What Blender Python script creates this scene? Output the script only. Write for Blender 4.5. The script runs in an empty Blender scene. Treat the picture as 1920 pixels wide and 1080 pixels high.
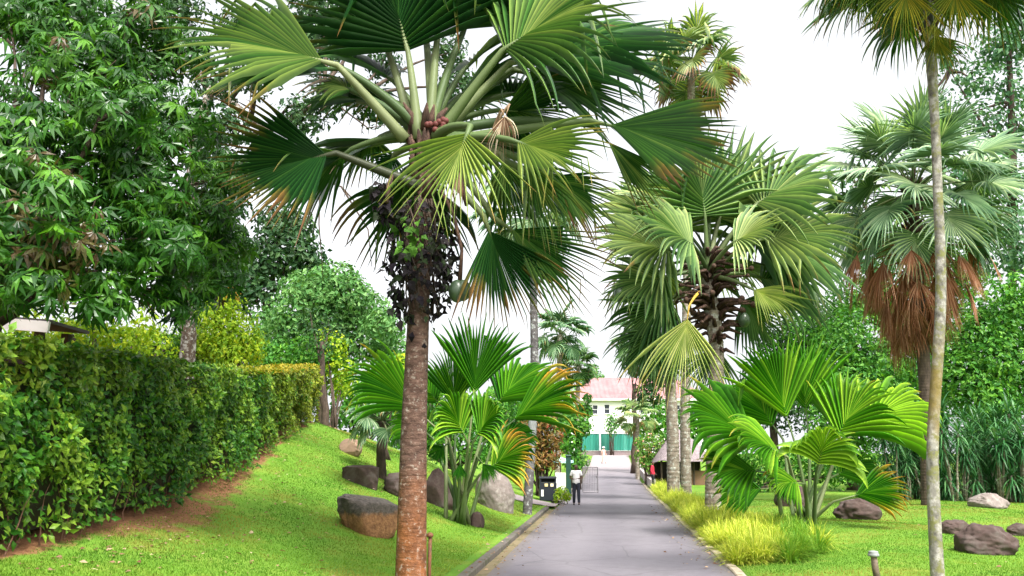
import bpy, math, random
import numpy as np
from mathutils import Vector, Matrix

# ------------------------------------------------------------------ basics
SC = bpy.context.scene
COL = SC.collection
F = 1600.0                       # focal length in pixels of a 1920 wide frame
PITCH = math.atan(313.0 / F)
CAMH = 2.05
CP, SP = math.cos(PITCH), math.sin(PITCH)
A3 = lambda *v: np.array(v, float)


def P(px, py, Y):
    """world point on the line of sight through a photo pixel at ground distance Y"""
    xc = (px - 960) / F
    yc = (540 - py) / F
    d = A3(xc, CP - yc * SP, SP + yc * CP)
    return A3(0, 0, CAMH) + d * (Y / d[1])


def unit(v):
    v = np.asarray(v, float)
    n = np.linalg.norm(v, axis=-1, keepdims=True)
    return v / np.maximum(n, 1e-9)


ORG = {}


def tag(o, label=None, cat=None, group=None, kind=None):
    if label: o['label'] = label
    if cat: o['category'] = cat
    if group: o['group'] = group
    if kind: o['kind'] = kind
    return o


def thing(name, loc, label, cat, group=None):
    o = bpy.data.objects.new(name, None)
    o.empty_display_size = 0.2
    o.location = tuple(loc)
    COL.objects.link(o)
    ORG[o.name] = np.array(loc, float)
    return tag(o, label, cat, group)


def mk(name, V, Fc, mat, parent=None, attrs=None, smooth=False):
    """V (n,3) world coordinates, Fc list of int arrays (m,3)/(m,4)"""
    V = np.asarray(V, float).reshape(-1, 3)
    if parent is not None:
        org = ORG[parent.name]
    else:
        org = A3(0, 0, 0)
    if not isinstance(Fc, list): Fc = [Fc]
    Fc = [np.asarray(f, np.int32) for f in Fc if len(f)]
    me = bpy.data.meshes.new(name)
    me.vertices.add(len(V))
    me.vertices.foreach_set('co', (V - org).astype(np.float32).ravel())
    nl = sum(f.size for f in Fc)
    npoly = sum(len(f) for f in Fc)
    me.loops.add(nl)
    me.polygons.add(npoly)
    idx = np.concatenate([f.ravel() for f in Fc])
    st, c = [], 0
    for f in Fc:
        st.append(c + np.arange(len(f), dtype=np.int32) * f.shape[1])
        c += f.size
    me.loops.foreach_set('vertex_index', idx)
    me.polygons.foreach_set('loop_start', np.concatenate(st).astype(np.int32))
    me.polygons.foreach_set('use_smooth', np.full(npoly, smooth))
    me.update(calc_edges=True)
    if attrs:
        for k, v in attrs.items():
            at = me.attributes.new(k, 'FLOAT', 'POINT')
            at.data.foreach_set('value', np.asarray(v, np.float32).ravel())
    if mat is not None:
        me.materials.append(mat)
    o = bpy.data.objects.new(name, me)
    COL.objects.link(o)
    if parent is not None:
        o.parent = parent
        ORG[o.name] = org
    else:
        ORG[o.name] = A3(0, 0, 0)
    return o


def recenter(o):
    """move a top-level mesh's origin to the middle of its base"""
    me = o.data
    n = len(me.vertices)
    a = np.empty(n * 3, np.float32)
    me.vertices.foreach_get('co', a)
    a = a.reshape(-1, 3)
    c = A3((a[:, 0].min() + a[:, 0].max()) / 2, (a[:, 1].min() + a[:, 1].max()) / 2, a[:, 2].min())
    me.vertices.foreach_set('co', (a - c).astype(np.float32).ravel())
    o.location = tuple(c)
    me.update()
    ORG[o.name] = c
    return o


class MB:
    def __init__(s):
        s.V, s.F4, s.F3, s.n, s.A = [], [], [], 0, []

    def add(s, V, F4=None, F3=None, a=None):
        V = np.asarray(V, float).reshape(-1, 3)
        s.V.append(V)
        if F4 is not None and len(F4): s.F4.append(np.asarray(F4, np.int32) + s.n)
        if F3 is not None and len(F3): s.F3.append(np.asarray(F3, np.int32) + s.n)
        s.A.append(np.full(len(V), 0.5) if a is None else np.broadcast_to(np.asarray(a, float), (len(V),)))
        s.n += len(V)

    def box(s, c, size, rz=0.0, taper=1.0, a=None, R=None):
        hx, hy, hz = [q / 2 for q in size]
        v = np.array([[x, y, z] for z in (-hz, hz) for (x, y) in ((-hx, -hy), (hx, -hy), (hx, hy), (-hx, hy))], float)
        v[4:, :2] *= taper
        if R is None:
            R = np.array([[math.cos(rz), -math.sin(rz), 0], [math.sin(rz), math.cos(rz), 0], [0, 0, 1]])
        v = v @ np.asarray(R).T + np.asarray(c, float)
        s.add(v, [[3, 2, 1, 0], [4, 5, 6, 7], [0, 1, 5, 4], [1, 2, 6, 5], [2, 3, 7, 6], [3, 0, 4, 7]], a=a)
        return s

    def tube(s, pts, rad, n=8, cap=True, a=None):
        pts = np.asarray(pts, float)
        m = len(pts)
        rad = np.broadcast_to(np.asarray(rad, float), (m,))
        T = unit(np.gradient(pts, axis=0))
        ref = A3(0, 0, 1) if abs(T[0][2]) < 0.9 else A3(1, 0, 0)
        u = unit(np.cross(T[0], ref))
        V = []
        ang = np.linspace(0, 2 * math.pi, n, endpoint=False)
        for i in range(m):
            u = unit(u - T[i] * np.dot(u, T[i]))
            w = np.cross(T[i], u)
            V.append(pts[i] + rad[i] * (np.cos(ang)[:, None] * u + np.sin(ang)[:, None] * w))
        V = np.concatenate(V)
        i = np.arange(m - 1)[:, None] * n
        j = np.arange(n)[None, :]
        k = (j + 1) % n
        f = np.stack([i + j, i + k, i + n + k, i + n + j], -1).reshape(-1, 4)
        f3 = []
        if cap:
            V = np.concatenate([V, pts[:1], pts[-1:]])
            c0, c1 = m * n, m * n + 1
            for q in range(n):
                f3.append([c0, (q + 1) % n, q])
                f3.append([c1, (m - 1) * n + q, (m - 1) * n + (q + 1) % n])
        s.add(V, f, f3, a)
        return s

    def ball(s, c, r, nu=12, nv=8, a=None, R=None):
        r = np.broadcast_to(np.asarray(r, float), (3,))
        V = []
        for i in range(nv + 1):
            ph = math.pi * i / nv
            for j in range(nu):
                th = 2 * math.pi * j / nu
                V.append([math.sin(ph) * math.cos(th), math.sin(ph) * math.sin(th), math.cos(ph)])
        V = np.array(V) * r
        if R is not None: V = V @ np.asarray(R).T
        V = V + np.asarray(c, float)
        f = [[i * nu + j, (i + 1) * nu + j, (i + 1) * nu + (j + 1) % nu, i * nu + (j + 1) % nu] for i in range(nv) for j in range(nu)]
        s.add(V, f, a=a)
        return s

    def lathe(s, c, prof, n=16, a=None):
        V = [[c[0] + r * math.cos(2 * math.pi * j / n), c[1] + r * math.sin(2 * math.pi * j / n), c[2] + z] for (r, z) in prof for j in range(n)]
        f = [[i * n + j, i * n + (j + 1) % n, (i + 1) * n + (j + 1) % n, (i + 1) * n + j] for i in range(len(prof) - 1) for j in range(n)]
        s.add(V, f, a=a)
        return s

    def build(s, name, mat, parent=None, smooth=False):
        fs = []
        if s.F4: fs.append(np.concatenate(s.F4))
        if s.F3: fs.append(np.concatenate(s.F3))
        return mk(name, np.concatenate(s.V), fs, mat, parent, {'rnd': np.concatenate(s.A)}, smooth)


# ------------------------------------------------------------------ smooth noise in python
def vnoise(p, seed=0):
    p = np.asarray(p, float)
    i = np.floor(p).astype(np.int64)
    f = p - i
    f = f * f * (3 - 2 * f)
    out = 0
    for dx in (0, 1):
        for dy in (0, 1):
            for dz in (0, 1):
                h = (i[..., 0] + dx) * 374761393 + (i[..., 1] + dy) * 668265263 + (i[..., 2] + dz) * 2147483647 + seed * 974711
                h = (h ^ (h >> 13)) * 1274126177 & 0x7fffffff
                h = ((h ^ (h >> 16)) & 0xffff) / 65535.0
                w = (f[..., 0] if dx else 1 - f[..., 0]) * (f[..., 1] if dy else 1 - f[..., 1]) * (f[..., 2] if dz else 1 - f[..., 2])
                out = out + w * h
    return out * 2 - 1


def fbm(p, seed=0, oct=3):
    p = np.asarray(p, float)
    r, a = 0, 0.5
    for o in range(oct):
        r = r + a * vnoise(p * 2 ** o, seed + o * 17)
        a *= 0.5
    return r


# ------------------------------------------------------------------ materials
def new_mat(name):
    m = bpy.data.materials.new(name)
    m.use_nodes = True
    nt = m.node_tree
    nt.nodes.clear()
    out = nt.nodes.new('ShaderNodeOutputMaterial')
    return m, nt, out


class NT:
    def __init__(s, nt): s.nt = nt

    def n(s, typ, ins=None, **props):
        nd = s.nt.nodes.new('ShaderNode' + typ)
        for k, v in props.items(): setattr(nd, k, v)
        for k, v in (ins or {}).items():
            if isinstance(v, bpy.types.NodeSocket): s.nt.links.new(v, nd.inputs[k])
            else: nd.inputs[k].default_value = v
        return nd

    def ramp(s, fac, stops):
        nd = s.nt.nodes.new('ShaderNodeValToRGB')
        e = nd.color_ramp.elements
        while len(e) < len(stops): e.new(0.5)
        for el, (p, c) in zip(e, stops):
            el.position = p
            el.color = (*c, 1) if len(c) == 3 else c
        s.nt.links.new(fac, nd.inputs[0])
        return nd.outputs[0]

    def mix(s, fac, a, b, mode='MIX'):
        nd = s.nt.nodes.new('ShaderNodeMix')
        nd.data_type = 'RGBA'
        nd.blend_type = mode
        for sock, v in ((nd.inputs[0], fac), (nd.inputs[6], a), (nd.inputs[7], b)):
            if isinstance(v, bpy.types.NodeSocket): s.nt.links.new(v, sock)
            elif isinstance(v, tuple): sock.default_value = (*v[:3], 1)
            else: sock.default_value = v
        return nd.outputs[2]

    def math(s, op, a, b=0.0, clamp=False):
        nd = s.nt.nodes.new('ShaderNodeMath')
        nd.operation = op
        nd.use_clamp = clamp
        for sock, v in ((nd.inputs[0], a), (nd.inputs[1], b)):
            if isinstance(v, bpy.types.NodeSocket): s.nt.links.new(v, sock)
            else: sock.default_value = v
        return nd.outputs[0]

    def attr(s, name): return s.n('Attribute', attribute_name=name).outputs['Fac']

    def pos(s): return s.n('NewGeometry').outputs['Position']

    def noise(s, scale, detail=4, rough=0.6, vec=None, dist=0.0):
        ins = {'Scale': scale, 'Detail': detail, 'Roughness': rough, 'Distortion': dist}
        ins['Vector'] = vec if vec is not None else s.pos()
        return s.n('TexNoise', ins).outputs[0]


def leaf_mat(name, stops, trans=0.3, rough=0.45, spec=0.4, age=None, tint=None, tipstops=None, nscale=0.6):
    spec *= 0.45
    """stops: colour ramp over the per-leaf random 'rnd'; age: colour mixed in by attribute 'age';
    tipstops: list of (pos,colour) browning mixed along 't' with attribute 'dry'"""
    m, nt, out = new_mat(name)
    g = NT(nt)
    c = g.ramp(g.attr('rnd'), stops)
    nz = g.noise(nscale, 3)
    c = g.mix(g.math('MULTIPLY', g.math('SUBTRACT', nz, 0.3, True), 0.9, True), c, tuple(x * 0.55 for x in stops[0][1]), 'MIX') if nscale > 0 else c
    if age is not None:
        c = g.mix(g.attr('age'), c, age)
    if tipstops is not None:
        # browning from the tips inward
        nz2 = g.noise(3.0, 3)
        v = g.math('ADD', g.math('ADD', g.attr('t'), g.attr('dry')), g.math('MULTIPLY', g.math('SUBTRACT', nz2, 0.5), 0.5))
        # v about 0..2 ; ramp from 0.8..1.6
        v = g.math('MULTIPLY', v, 0.5, True)
        f = g.ramp(v, [(0.50, (0, 0, 0)), (0.66, (1, 1, 1))])
        brown = g.ramp(v, tipstops)
        c = g.mix(f, c, brown)
    if tipstops is not None:      # pale midrib, pushed lighter with margins darkened: pleat highlights and shade painted in
        c = g.mix(g.math('MULTIPLY', g.math('POWER', g.attr('rib'), 3.0), 0.7), g.mix(1.0, c, (.50, .56, .6), 'MULTIPLY'), g.mix(1.0, c, (2.5, 2.1, 1.8), 'MULTIPLY'))
    p = g.n('BsdfPrincipled', {'Base Color': c, 'Roughness': rough, 'Specular IOR Level': spec})
    tr = g.n('BsdfTranslucent', {'Color': g.mix(1.0, c, (1.25, 1.3, 0.55), 'MULTIPLY')})
    ms = g.n('MixShader', {0: trans, 1: p.outputs[0], 2: tr.outputs[0]})
    nt.links.new(ms.outputs[0], out.inputs[0])
    return m


def bark_mat(name, stops, scale=6, bump=0.6, vec_scale=(1, 1, 1), ring=0.0, low=None, lichen=None, lich_s=5.0, lich_t=0.6, rough=0.85, ring_col=0.5, band=None):
    m, nt, out = new_mat(name)
    g = NT(nt)
    mp = g.n('Mapping', {'Vector': g.pos(), 'Scale': vec_scale}).outputs[0]
    nz = g.noise(scale, 6, 0.65, mp)
    c = g.ramp(nz, stops)
    h = nz
    if low is not None:       # real stain near the foot: (colour, z0, z1)
        z = g.n('SeparateXYZ', {0: g.pos()}).outputs[2]
        z = g.math('ADD', z, g.math('MULTIPLY', g.math('SUBTRACT', g.noise(2.2, 4), 0.5), 2.2))
        f = g.n('MapRange', {0: z, 1: low[2], 2: low[1], 3: 0.0, 4: 1.0}).outputs[0]
        c = g.mix(f, c, g.ramp(g.noise(7, 7, .75), [(.3, tuple(x * .22 for x in low[0])), (.5, tuple(x * .6 for x in low[0])), (.72, tuple(x * 1.15 for x in low[0]))]))
    if ring > 0:
        z = g.n('SeparateXYZ', {0: g.pos()}).outputs[2]
        z = g.math('ADD', z, g.math('MULTIPLY', g.noise(1.3, 3), 0.12))
        w = g.math('SINE', g.math('MULTIPLY', z, 2 * math.pi / ring))
        w = g.math('MULTIPLY', g.math('ADD', w, 1.0), 0.5)
        w = g.math('POWER', w, 6.0)
        c = g.mix(g.math('MULTIPLY', w, ring_col), c, (0.02, 0.014, 0.01))
        h = g.math('SUBTRACT', h, g.math('MULTIPLY', w, ring_col * 1.5))
    if lichen is not None:
        ln = g.noise(lich_s, 5, 0.7)
        f = g.ramp(ln, [(lich_t - 0.05, (0, 0, 0)), (lich_t + 0.07, (1, 1, 1))])
        c = g.mix(f, c, lichen)
    if band is not None:      # a girdle of ochre algae
        z = g.n('SeparateXYZ', {0: g.pos()}).outputs[2]
        z = g.math('ADD', z, g.math('MULTIPLY', g.math('SUBTRACT', g.noise(3.5, 5), 0.5), 1.6))
        f = g.math('SUBTRACT', 1.0, g.math('MULTIPLY', g.math('ABSOLUTE', g.math('SUBTRACT', z, band[1])), 1.0 / band[2]), True)
        c = g.mix(g.math('MULTIPLY', f, 0.9, True), c, g.mix(g.noise(11, 4), band[0], tuple(x * .35 for x in band[0])))
    b = g.n('Bump', {'Strength': bump, 'Distance': 0.03, 'Height': h})
    p = g.n('BsdfPrincipled', {'Base Color': c, 'Roughness': rough, 'Normal': b.outputs[0], 'Specular IOR Level': 0.2})
    nt.links.new(p.outputs[0], out.inputs[0])
    return m


def plain_mat(name, col, rough=0.7, var=0.25, scale=8, bump=0.15, metal=0.0, spec=0.3, dirt=None):
    m, nt, out = new_mat(name)
    g = NT(nt)
    nz = g.noise(scale, 5, 0.6)
    c = g.mix(nz, tuple(x * (1 - var) for x in col), tuple(min(1, x * (1 + var)) for x in col))
    if dirt is not None:
        f = g.ramp(g.noise(scale * 0.4, 5, 0.7), [(0.5, (0, 0, 0)), (0.68, (1, 1, 1))])
        c = g.mix(f, c, dirt)
    b = g.n('Bump', {'Strength': bump, 'Distance': 0.01, 'Height': nz})
    p = g.n('BsdfPrincipled', {'Base Color': c, 'Roughness': rough, 'Metallic': metal, 'Normal': b.outputs[0], 'Specular IOR Level': spec})
    nt.links.new(p.outputs[0], out.inputs[0])
    return m


# ------------------------------------------------------------------ terrain
RS = 0.1137
ROADC = -0.045
HALF = 2.155
road_c = lambda Y: ROADC + RS * np.asarray(Y, float)


def roadz(Y):
    Y = np.asarray(Y, float)
    q = np.clip(Y, 45, 105) - 45
    return 0.000557 * q * q


HEDGE_Y = [-2, 9, 31]
HEDGE_X = [-4.9, -5.45, -7.0]
hedge_x = lambda Y: np.interp(Y, HEDGE_Y, HEDGE_X)


def ground(X, Y):
    X = np.asarray(X, float)
    Y = np.asarray(Y, float)
    s = X - road_c(Y)
    z = roadz(Y)
    a = np.maximum(-HALF - s - 0.42, 0)
    ae = np.where(a < 8, a, 8 + (a - 8) * 0.12)
    ae = np.minimum(ae, 12)
    prof = ae - 0.8 * (1 - np.exp(-ae / 0.8))
    k = np.interp(Y, [-30, 9, 15, 20, 26, 31, 36, 46, 60, 90], [.26, .27, .225, .30, .39, .44, .40, .24, .10, .05])
    b = np.maximum(s - HALF - 0.2, 0)
    r = 0.16 * (1 - np.exp(-b / 1.5)) + 0.03 * np.sin(X * 0.55) * np.clip(b / 3, 0, 1) * np.cos(Y * 0.4)
    z = z + k * prof + r + np.where((a > 0), 0.05, 0.0)
    near = np.clip(np.maximum(a, b) / 2, 0, 1)
    z = z + near * 0.05 * np.sin(X * 0.9 + 1.3 * np.sin(Y * 0.5))
    return z


def GP(px, py, y0=6, y1=110):
    """where the line of sight through a pixel meets the ground"""
    Ys = np.linspace(y0, y1, 3000)
    pts = np.array([P(px, py, y) for y in Ys])
    d = pts[:, 2] - ground(pts[:, 0], pts[:, 1])
    i = np.argmax(d < 0) if (d < 0).any() else len(d) - 1
    p = pts[i]
    p[2] = ground(p[0], p[1])
    return p


def on(px, Y):
    """ground point below pixel column px at distance Y"""
    p = P(px, 900, Y)
    return A3(p[0], Y, float(ground(p[0], Y)))


def build_ground():
    left = np.concatenate([[2.0, 2.3, 2.5, 2.56, 2.58], np.arange(2.8, 15, 0.25), np.geomspace(15, 320, 22)])
    right = np.concatenate([[2.0, 2.33, 2.35, 2.5], np.arange(2.8, 24, 0.4), np.geomspace(24, 320, 20)])
    S = np.concatenate([-left[::-1], [0.0], right])
    Ys = np.concatenate([np.arange(-30, 60, 0.4), np.arange(60, 130, 2), np.geomspace(130, 700, 18)])
    s, y = np.meshgrid(S, Ys)
    x = s + road_c(y)
    z = ground(x, y)
    z = np.where((s > -2.57) & (s < 2.34), roadz(y) - 0.07, z)
    # bare reddish soil along the foot of the hedge
    dh = x - hedge_x(y)
    d = np.clip(1.25 - (dh + .22) / np.interp(y, [0, 9, 12, 14, 18, 21, 26, 33], [.2, .25, .5, 1.5, 1.3, .5, .22, .2]), 0, 1)
    d = np.where(y > 33, 0, d)
    nr, nc = x.shape
    i = np.arange(nr - 1)[:, None] * nc + np.arange(nc - 1)[None, :]
    f = np.stack([i, i + 1, i + nc + 1, i + nc], -1).reshape(-1, 4)
    m, nt, out = new_mat('lawn')
    g = NT(nt)
    n1 = g.noise(0.5, 4)
    n2 = g.noise(14, 5, 0.7)
    n3 = g.noise(60, 3, 0.7)
    c = g.ramp(n1, [(0.3, (0.085, 0.19, 0.018)), (0.5, (0.125, 0.25, 0.024)), (0.72, (0.20, 0.29, 0.04))])
    c = g.mix(g.math('MULTIPLY', n2, 0.55), c, (0.05, 0.13, 0.01))
    yel = g.ramp(g.noise(1.1, 5, 0.65), [(0.52, (0, 0, 0)), (0.7, (1, 1, 1))])
    c = g.mix(g.math('MULTIPLY', yel, 0.5), c, (0.24, 0.22, 0.04))
    dm = g.math('ADD', g.attr('dirt'), g.math('MULTIPLY', g.math('SUBTRACT', g.noise(1.3, 7, 0.72), 0.56), 2.4))
    dm = g.ramp(dm, [(0.42, (0, 0, 0)), (0.72, (1, 1, 1))])
    soil = g.ramp(n2, [(0.3, (0.10, 0.045, 0.022)), (0.55, (0.22, 0.105, 0.05)), (0.75, (0.30, 0.17, 0.09))])
    c = g.mix(dm, c, soil)
    b = g.n('Bump', {'Strength': 0.6, 'Distance': 0.03, 'Height': g.math('ADD', n2, n3)})
    p = g.n('BsdfPrincipled', {'Base Color': c, 'Roughness': 0.9, 'Normal': b.outputs[0], 'Specular IOR Level': 0.15})
    nt.links.new(p.outputs[0], out.inputs[0])
    o = mk('ground', np.stack([x, y, z], -1), f, m, None, {'dirt': d.ravel()}, True)
    tag(o, kind='structure')


def strip(name, s0, s1, y0, y1, dz0, dz1, mat, kind='structure', n=None, thick=None):
    """a sheet (or a bar when thick) following the road between two lateral offsets"""
    Ys = np.arange(y0, y1 + 0.01, 1.0)
    if thick is None:
        V = []
        ss = np.linspace(s0, s1, 5)
        for y in Ys:
            for k_, sv in enumerate(ss):
                V.append([sv + road_c(y), y, roadz(y) + dz0 + (dz1 - dz0) * k_ / 4])
        nc = 5
        i = np.arange(len(Ys) - 1)[:, None] * nc + np.arange(nc - 1)[None, :]
        f = np.stack([i, i + 1, i + nc + 1, i + nc], -1).reshape(-1, 4)
        o = mk(name, V, f, mat, None, None, True)
    else:
        V, f = [], []
        for y in Ys:
            j = 0.012 * math.sin(y * 2.1) + 0.008 * math.sin(y * 5.3)
            c0, c1 = s0 + road_c(y) + j, s1 + road_c(y) + j
            zb, zt = roadz(y) + dz0, roadz(y) + dz1 + j * 0.8
            V += [[c0, y, zb], [c0, y, zt - .02], [c0 + .02, y, zt], [c1 - .02, y, zt], [c1, y, zt - .02], [c1, y, zb]]
        for i in range(len(Ys) - 1):
            for k_ in range(5):
                f.append([i * 6 + k_ + 1, i * 6 + k_, (i + 1) * 6 + k_, (i + 1) * 6 + k_ + 1])
        V = np.array(V)
        o = mk(name, V, np.array(f), mat, None, None, False)
    tag(o, kind=kind)
    return o


def build_road():
    m, nt, out = new_mat('asphalt')
    g = NT(nt)
    n1 = g.noise(0.35, 4)
    n2 = g.noise(5, 6, 0.7)
    n3 = g.noise(90, 3, 0.7)
    c = g.ramp(n1, [(0.3, (0.100, 0.090, 0.108)), (0.7, (0.150, 0.137, 0.155))])
    c = g.mix(g.math('MULTIPLY', g.math('SUBTRACT', n2, 0.35, True), 1.3), c, (0.062, 0.056, 0.068))
    c = g.mix(g.math('MULTIPLY', n3, 0.45), c, (0.19, 0.175, 0.19))
    sx = g.n('SeparateXYZ', {0: g.pos()})
    Yc = sx.outputs[1]
    # damp transverse stains that the photo shows near the side path
    wob = g.math('ADD', Yc, g.math('MULTIPLY', g.math('SUBTRACT', g.noise(0.8, 4), 0.5), 1.4))
    band = g.math('SUBTRACT', 1.0, g.math('MULTIPLY', g.math('ABSOLUTE', g.math('SUBTRACT', wob, 31.2)), 0.7), True)
    c = g.mix(g.math('MULTIPLY', band, 0.75), c, (0.05, 0.045, 0.055))
    pat = g.ramp(g.noise(0.9, 6, 0.75), [(0.52, (0, 0, 0)), (0.62, (1, 1, 1))])
    c = g.mix(g.math('MULTIPLY', pat, 0.30), c, (0.062, 0.055, 0.06))
    crk = g.n('TexVoronoi', {'Vector': g.n('Mapping', {'Vector': g.mix(0.12, g.pos(), g.n('TexNoise', {'Vector': g.pos(), 'Scale': 1.5, 'Detail': 5}).outputs[1]), 'Scale': (1, .6, 1)}).outputs[0], 'Scale': 0.55}, feature='DISTANCE_TO_EDGE').outputs[0]
    crk = g.ramp(crk, [(0.0, (1, 1, 1)), (0.012, (0, 0, 0))])
    c = g.mix(g.math('MULTIPLY', crk, 0.45), c, (0.04, 0.036, 0.04))
    # leaf litter and grit: small specks
    vor = g.n('TexVoronoi', {'Vector': g.pos(), 'Scale': 2.2}, feature='F1').outputs[0]
    sp = g.ramp(vor, [(0.03, (1, 1, 1)), (0.05, (0, 0, 0))])
    c = g.mix(g.math('MULTIPLY', sp, 0.7), c, (0.09, 0.06, 0.03))
    # pale concrete yard at the far end
    far = g.n('MapRange', {0: wob, 1: 70.0, 2: 96.0}).outputs[0]
    c = g.mix(g.math('MULTIPLY', far, 0.85), c, (0.36, 0.31, 0.31))
    # long tyre-worn lanes
    lat = g.math('SUBTRACT', sx.outputs[0], g.math('ADD', ROADC, g.math('MULTIPLY', Yc, RS)))
    lane = g.math('ABSOLUTE', g.math('SUBTRACT', g.math('ABSOLUTE', lat), 0.8))
    lane = g.n('MapRange', {0: lane, 1: 0.1, 2: 0.7, 3: 0.22, 4: 0.0}).outputs[0]
    c = g.mix(lane, c, (0.21, 0.195, 0.21))
    edge = g.n('MapRange', {0: g.math('ADD', g.math('ABSOLUTE', lat), g.math('MULTIPLY', n2, 0.35)), 1: 2.0, 2: 2.4, 3: 0.0, 4: 0.6}).outputs[0]
    c = g.mix(edge, c, (0.12, 0.10, 0.07))
    b = g.n('Bump', {'Strength': 0.35, 'Distance': 0.01, 'Height': n3})
    p = g.n('BsdfPrincipled', {'Base Color': c, 'Roughness': 0.78, 'Normal': b.outputs[0], 'Specular IOR Level': 0.35})
    nt.links.new(p.outputs[0], out.inputs[0])
    strip('road', -HALF, HALF, -30, 116, 0.0, 0.0, m)
    conc = plain_mat('drain_concrete', (0.17, 0.135, 0.075), 0.9, 0.4, 6, 0.4, dirt=(0.07, 0.075, 0.025))
    kerb = plain_mat('kerb_stone', (0.11, 0.095, 0.085), 0.9, 0.5, 9, 0.6, dirt=(0.05, 0.06, 0.02))
    strip('drain_strip', -HALF - 0.24, -HALF, -30, 34.2, -0.03, -0.004, conc)
    strip('kerb', -HALF - 0.42, -HALF - 0.24, -30, 34.2, -0.12, 0.085, kerb, thick=1)
    edg = plain_mat('edging_concrete', (0.36, 0.30, 0.22), 0.9, 0.35, 8, 0.4, dirt=(0.14, 0.13, 0.05))
    strip('road_edging', HALF, HALF + 0.18, -30, 60, -0.12, 0.03, edg, thick=1)
    # paved spur to the left between lawn and litter bin
    pv = plain_mat('paving', (0.24, 0.20, 0.20), 0.9, 0.25, 7, 0.3)
    V = []
    for y in np.linspace(35.2, 37.6, 6):
        for q in np.linspace(-HALF - .05, -HALF - 2.2, 8):
            x = q + road_c(y)
            V.append([x, y, max(float(ground(x, y)), float(roadz(y))) + 0.035])
    f = [[i * 8 + j, i * 8 + j + 1, (i + 1) * 8 + j + 1, (i + 1) * 8 + j] for i in range(5) for j in range(7)]
    tag(mk('side_path', V, np.array(f)[:, ::-1], pv), kind='structure')
    strip('kerb', -HALF - 0.42, -HALF - 0.06, 38, 96, -0.12, 0.10, kerb, thick=1)


# ------------------------------------------------------------------ leaves and crowns
def leaves(C, D, Nn, L, W, rng, detail=1, fold=0.25, bend=0.2):
    """C base points, D directions, Nn leaf normals -> verts, tris"""
    n = len(C)
    D = unit(D)
    Nn = unit(Nn - D * np.sum(Nn * D, -1, keepdims=True))
    S = np.cross(D, Nn)
    L = np.broadcast_to(L, (n,))[:, None]
    W = np.broadcast_to(W, (n,))[:, None]
    if detail == 0:
        b = C
        m = C + D * L * 0.45
        l = m - S * W * 0.5 + Nn * W * fold * 0.5
        r = m + S * W * 0.5 + Nn * W * fold * 0.5
        t = C + D * L - Nn * L * bend * 0.5
        V = np.stack([b, l, r, t], 1).reshape(-1, 3)
        i = np.arange(n)[:, None] * 4
        T = np.concatenate([i + [0, 2, 3], i + [0, 3, 1]])
        return V, T, 4
    b = C
    m = C + D * L * 0.5 + Nn * L * bend * 0.12
    q = C + D * L * 0.42
    l = q - S * W * 0.5 + Nn * W * fold
    r = q + S * W * 0.5 + Nn * W * fold
    t = C + D * L - Nn * L * bend
    V = np.stack([b, l, r, m, t], 1).reshape(-1, 3)
    i = np.arange(n)[:, None] * 5
    T = np.concatenate([i + [0, 2, 3], i + [0, 3, 1], i + [2, 4, 3], i + [3, 4, 1]])
    return V, T, 5


def rand_dirs(n, rng):
    v = rng.normal(size=(n, 3))
    return unit(v)


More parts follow.
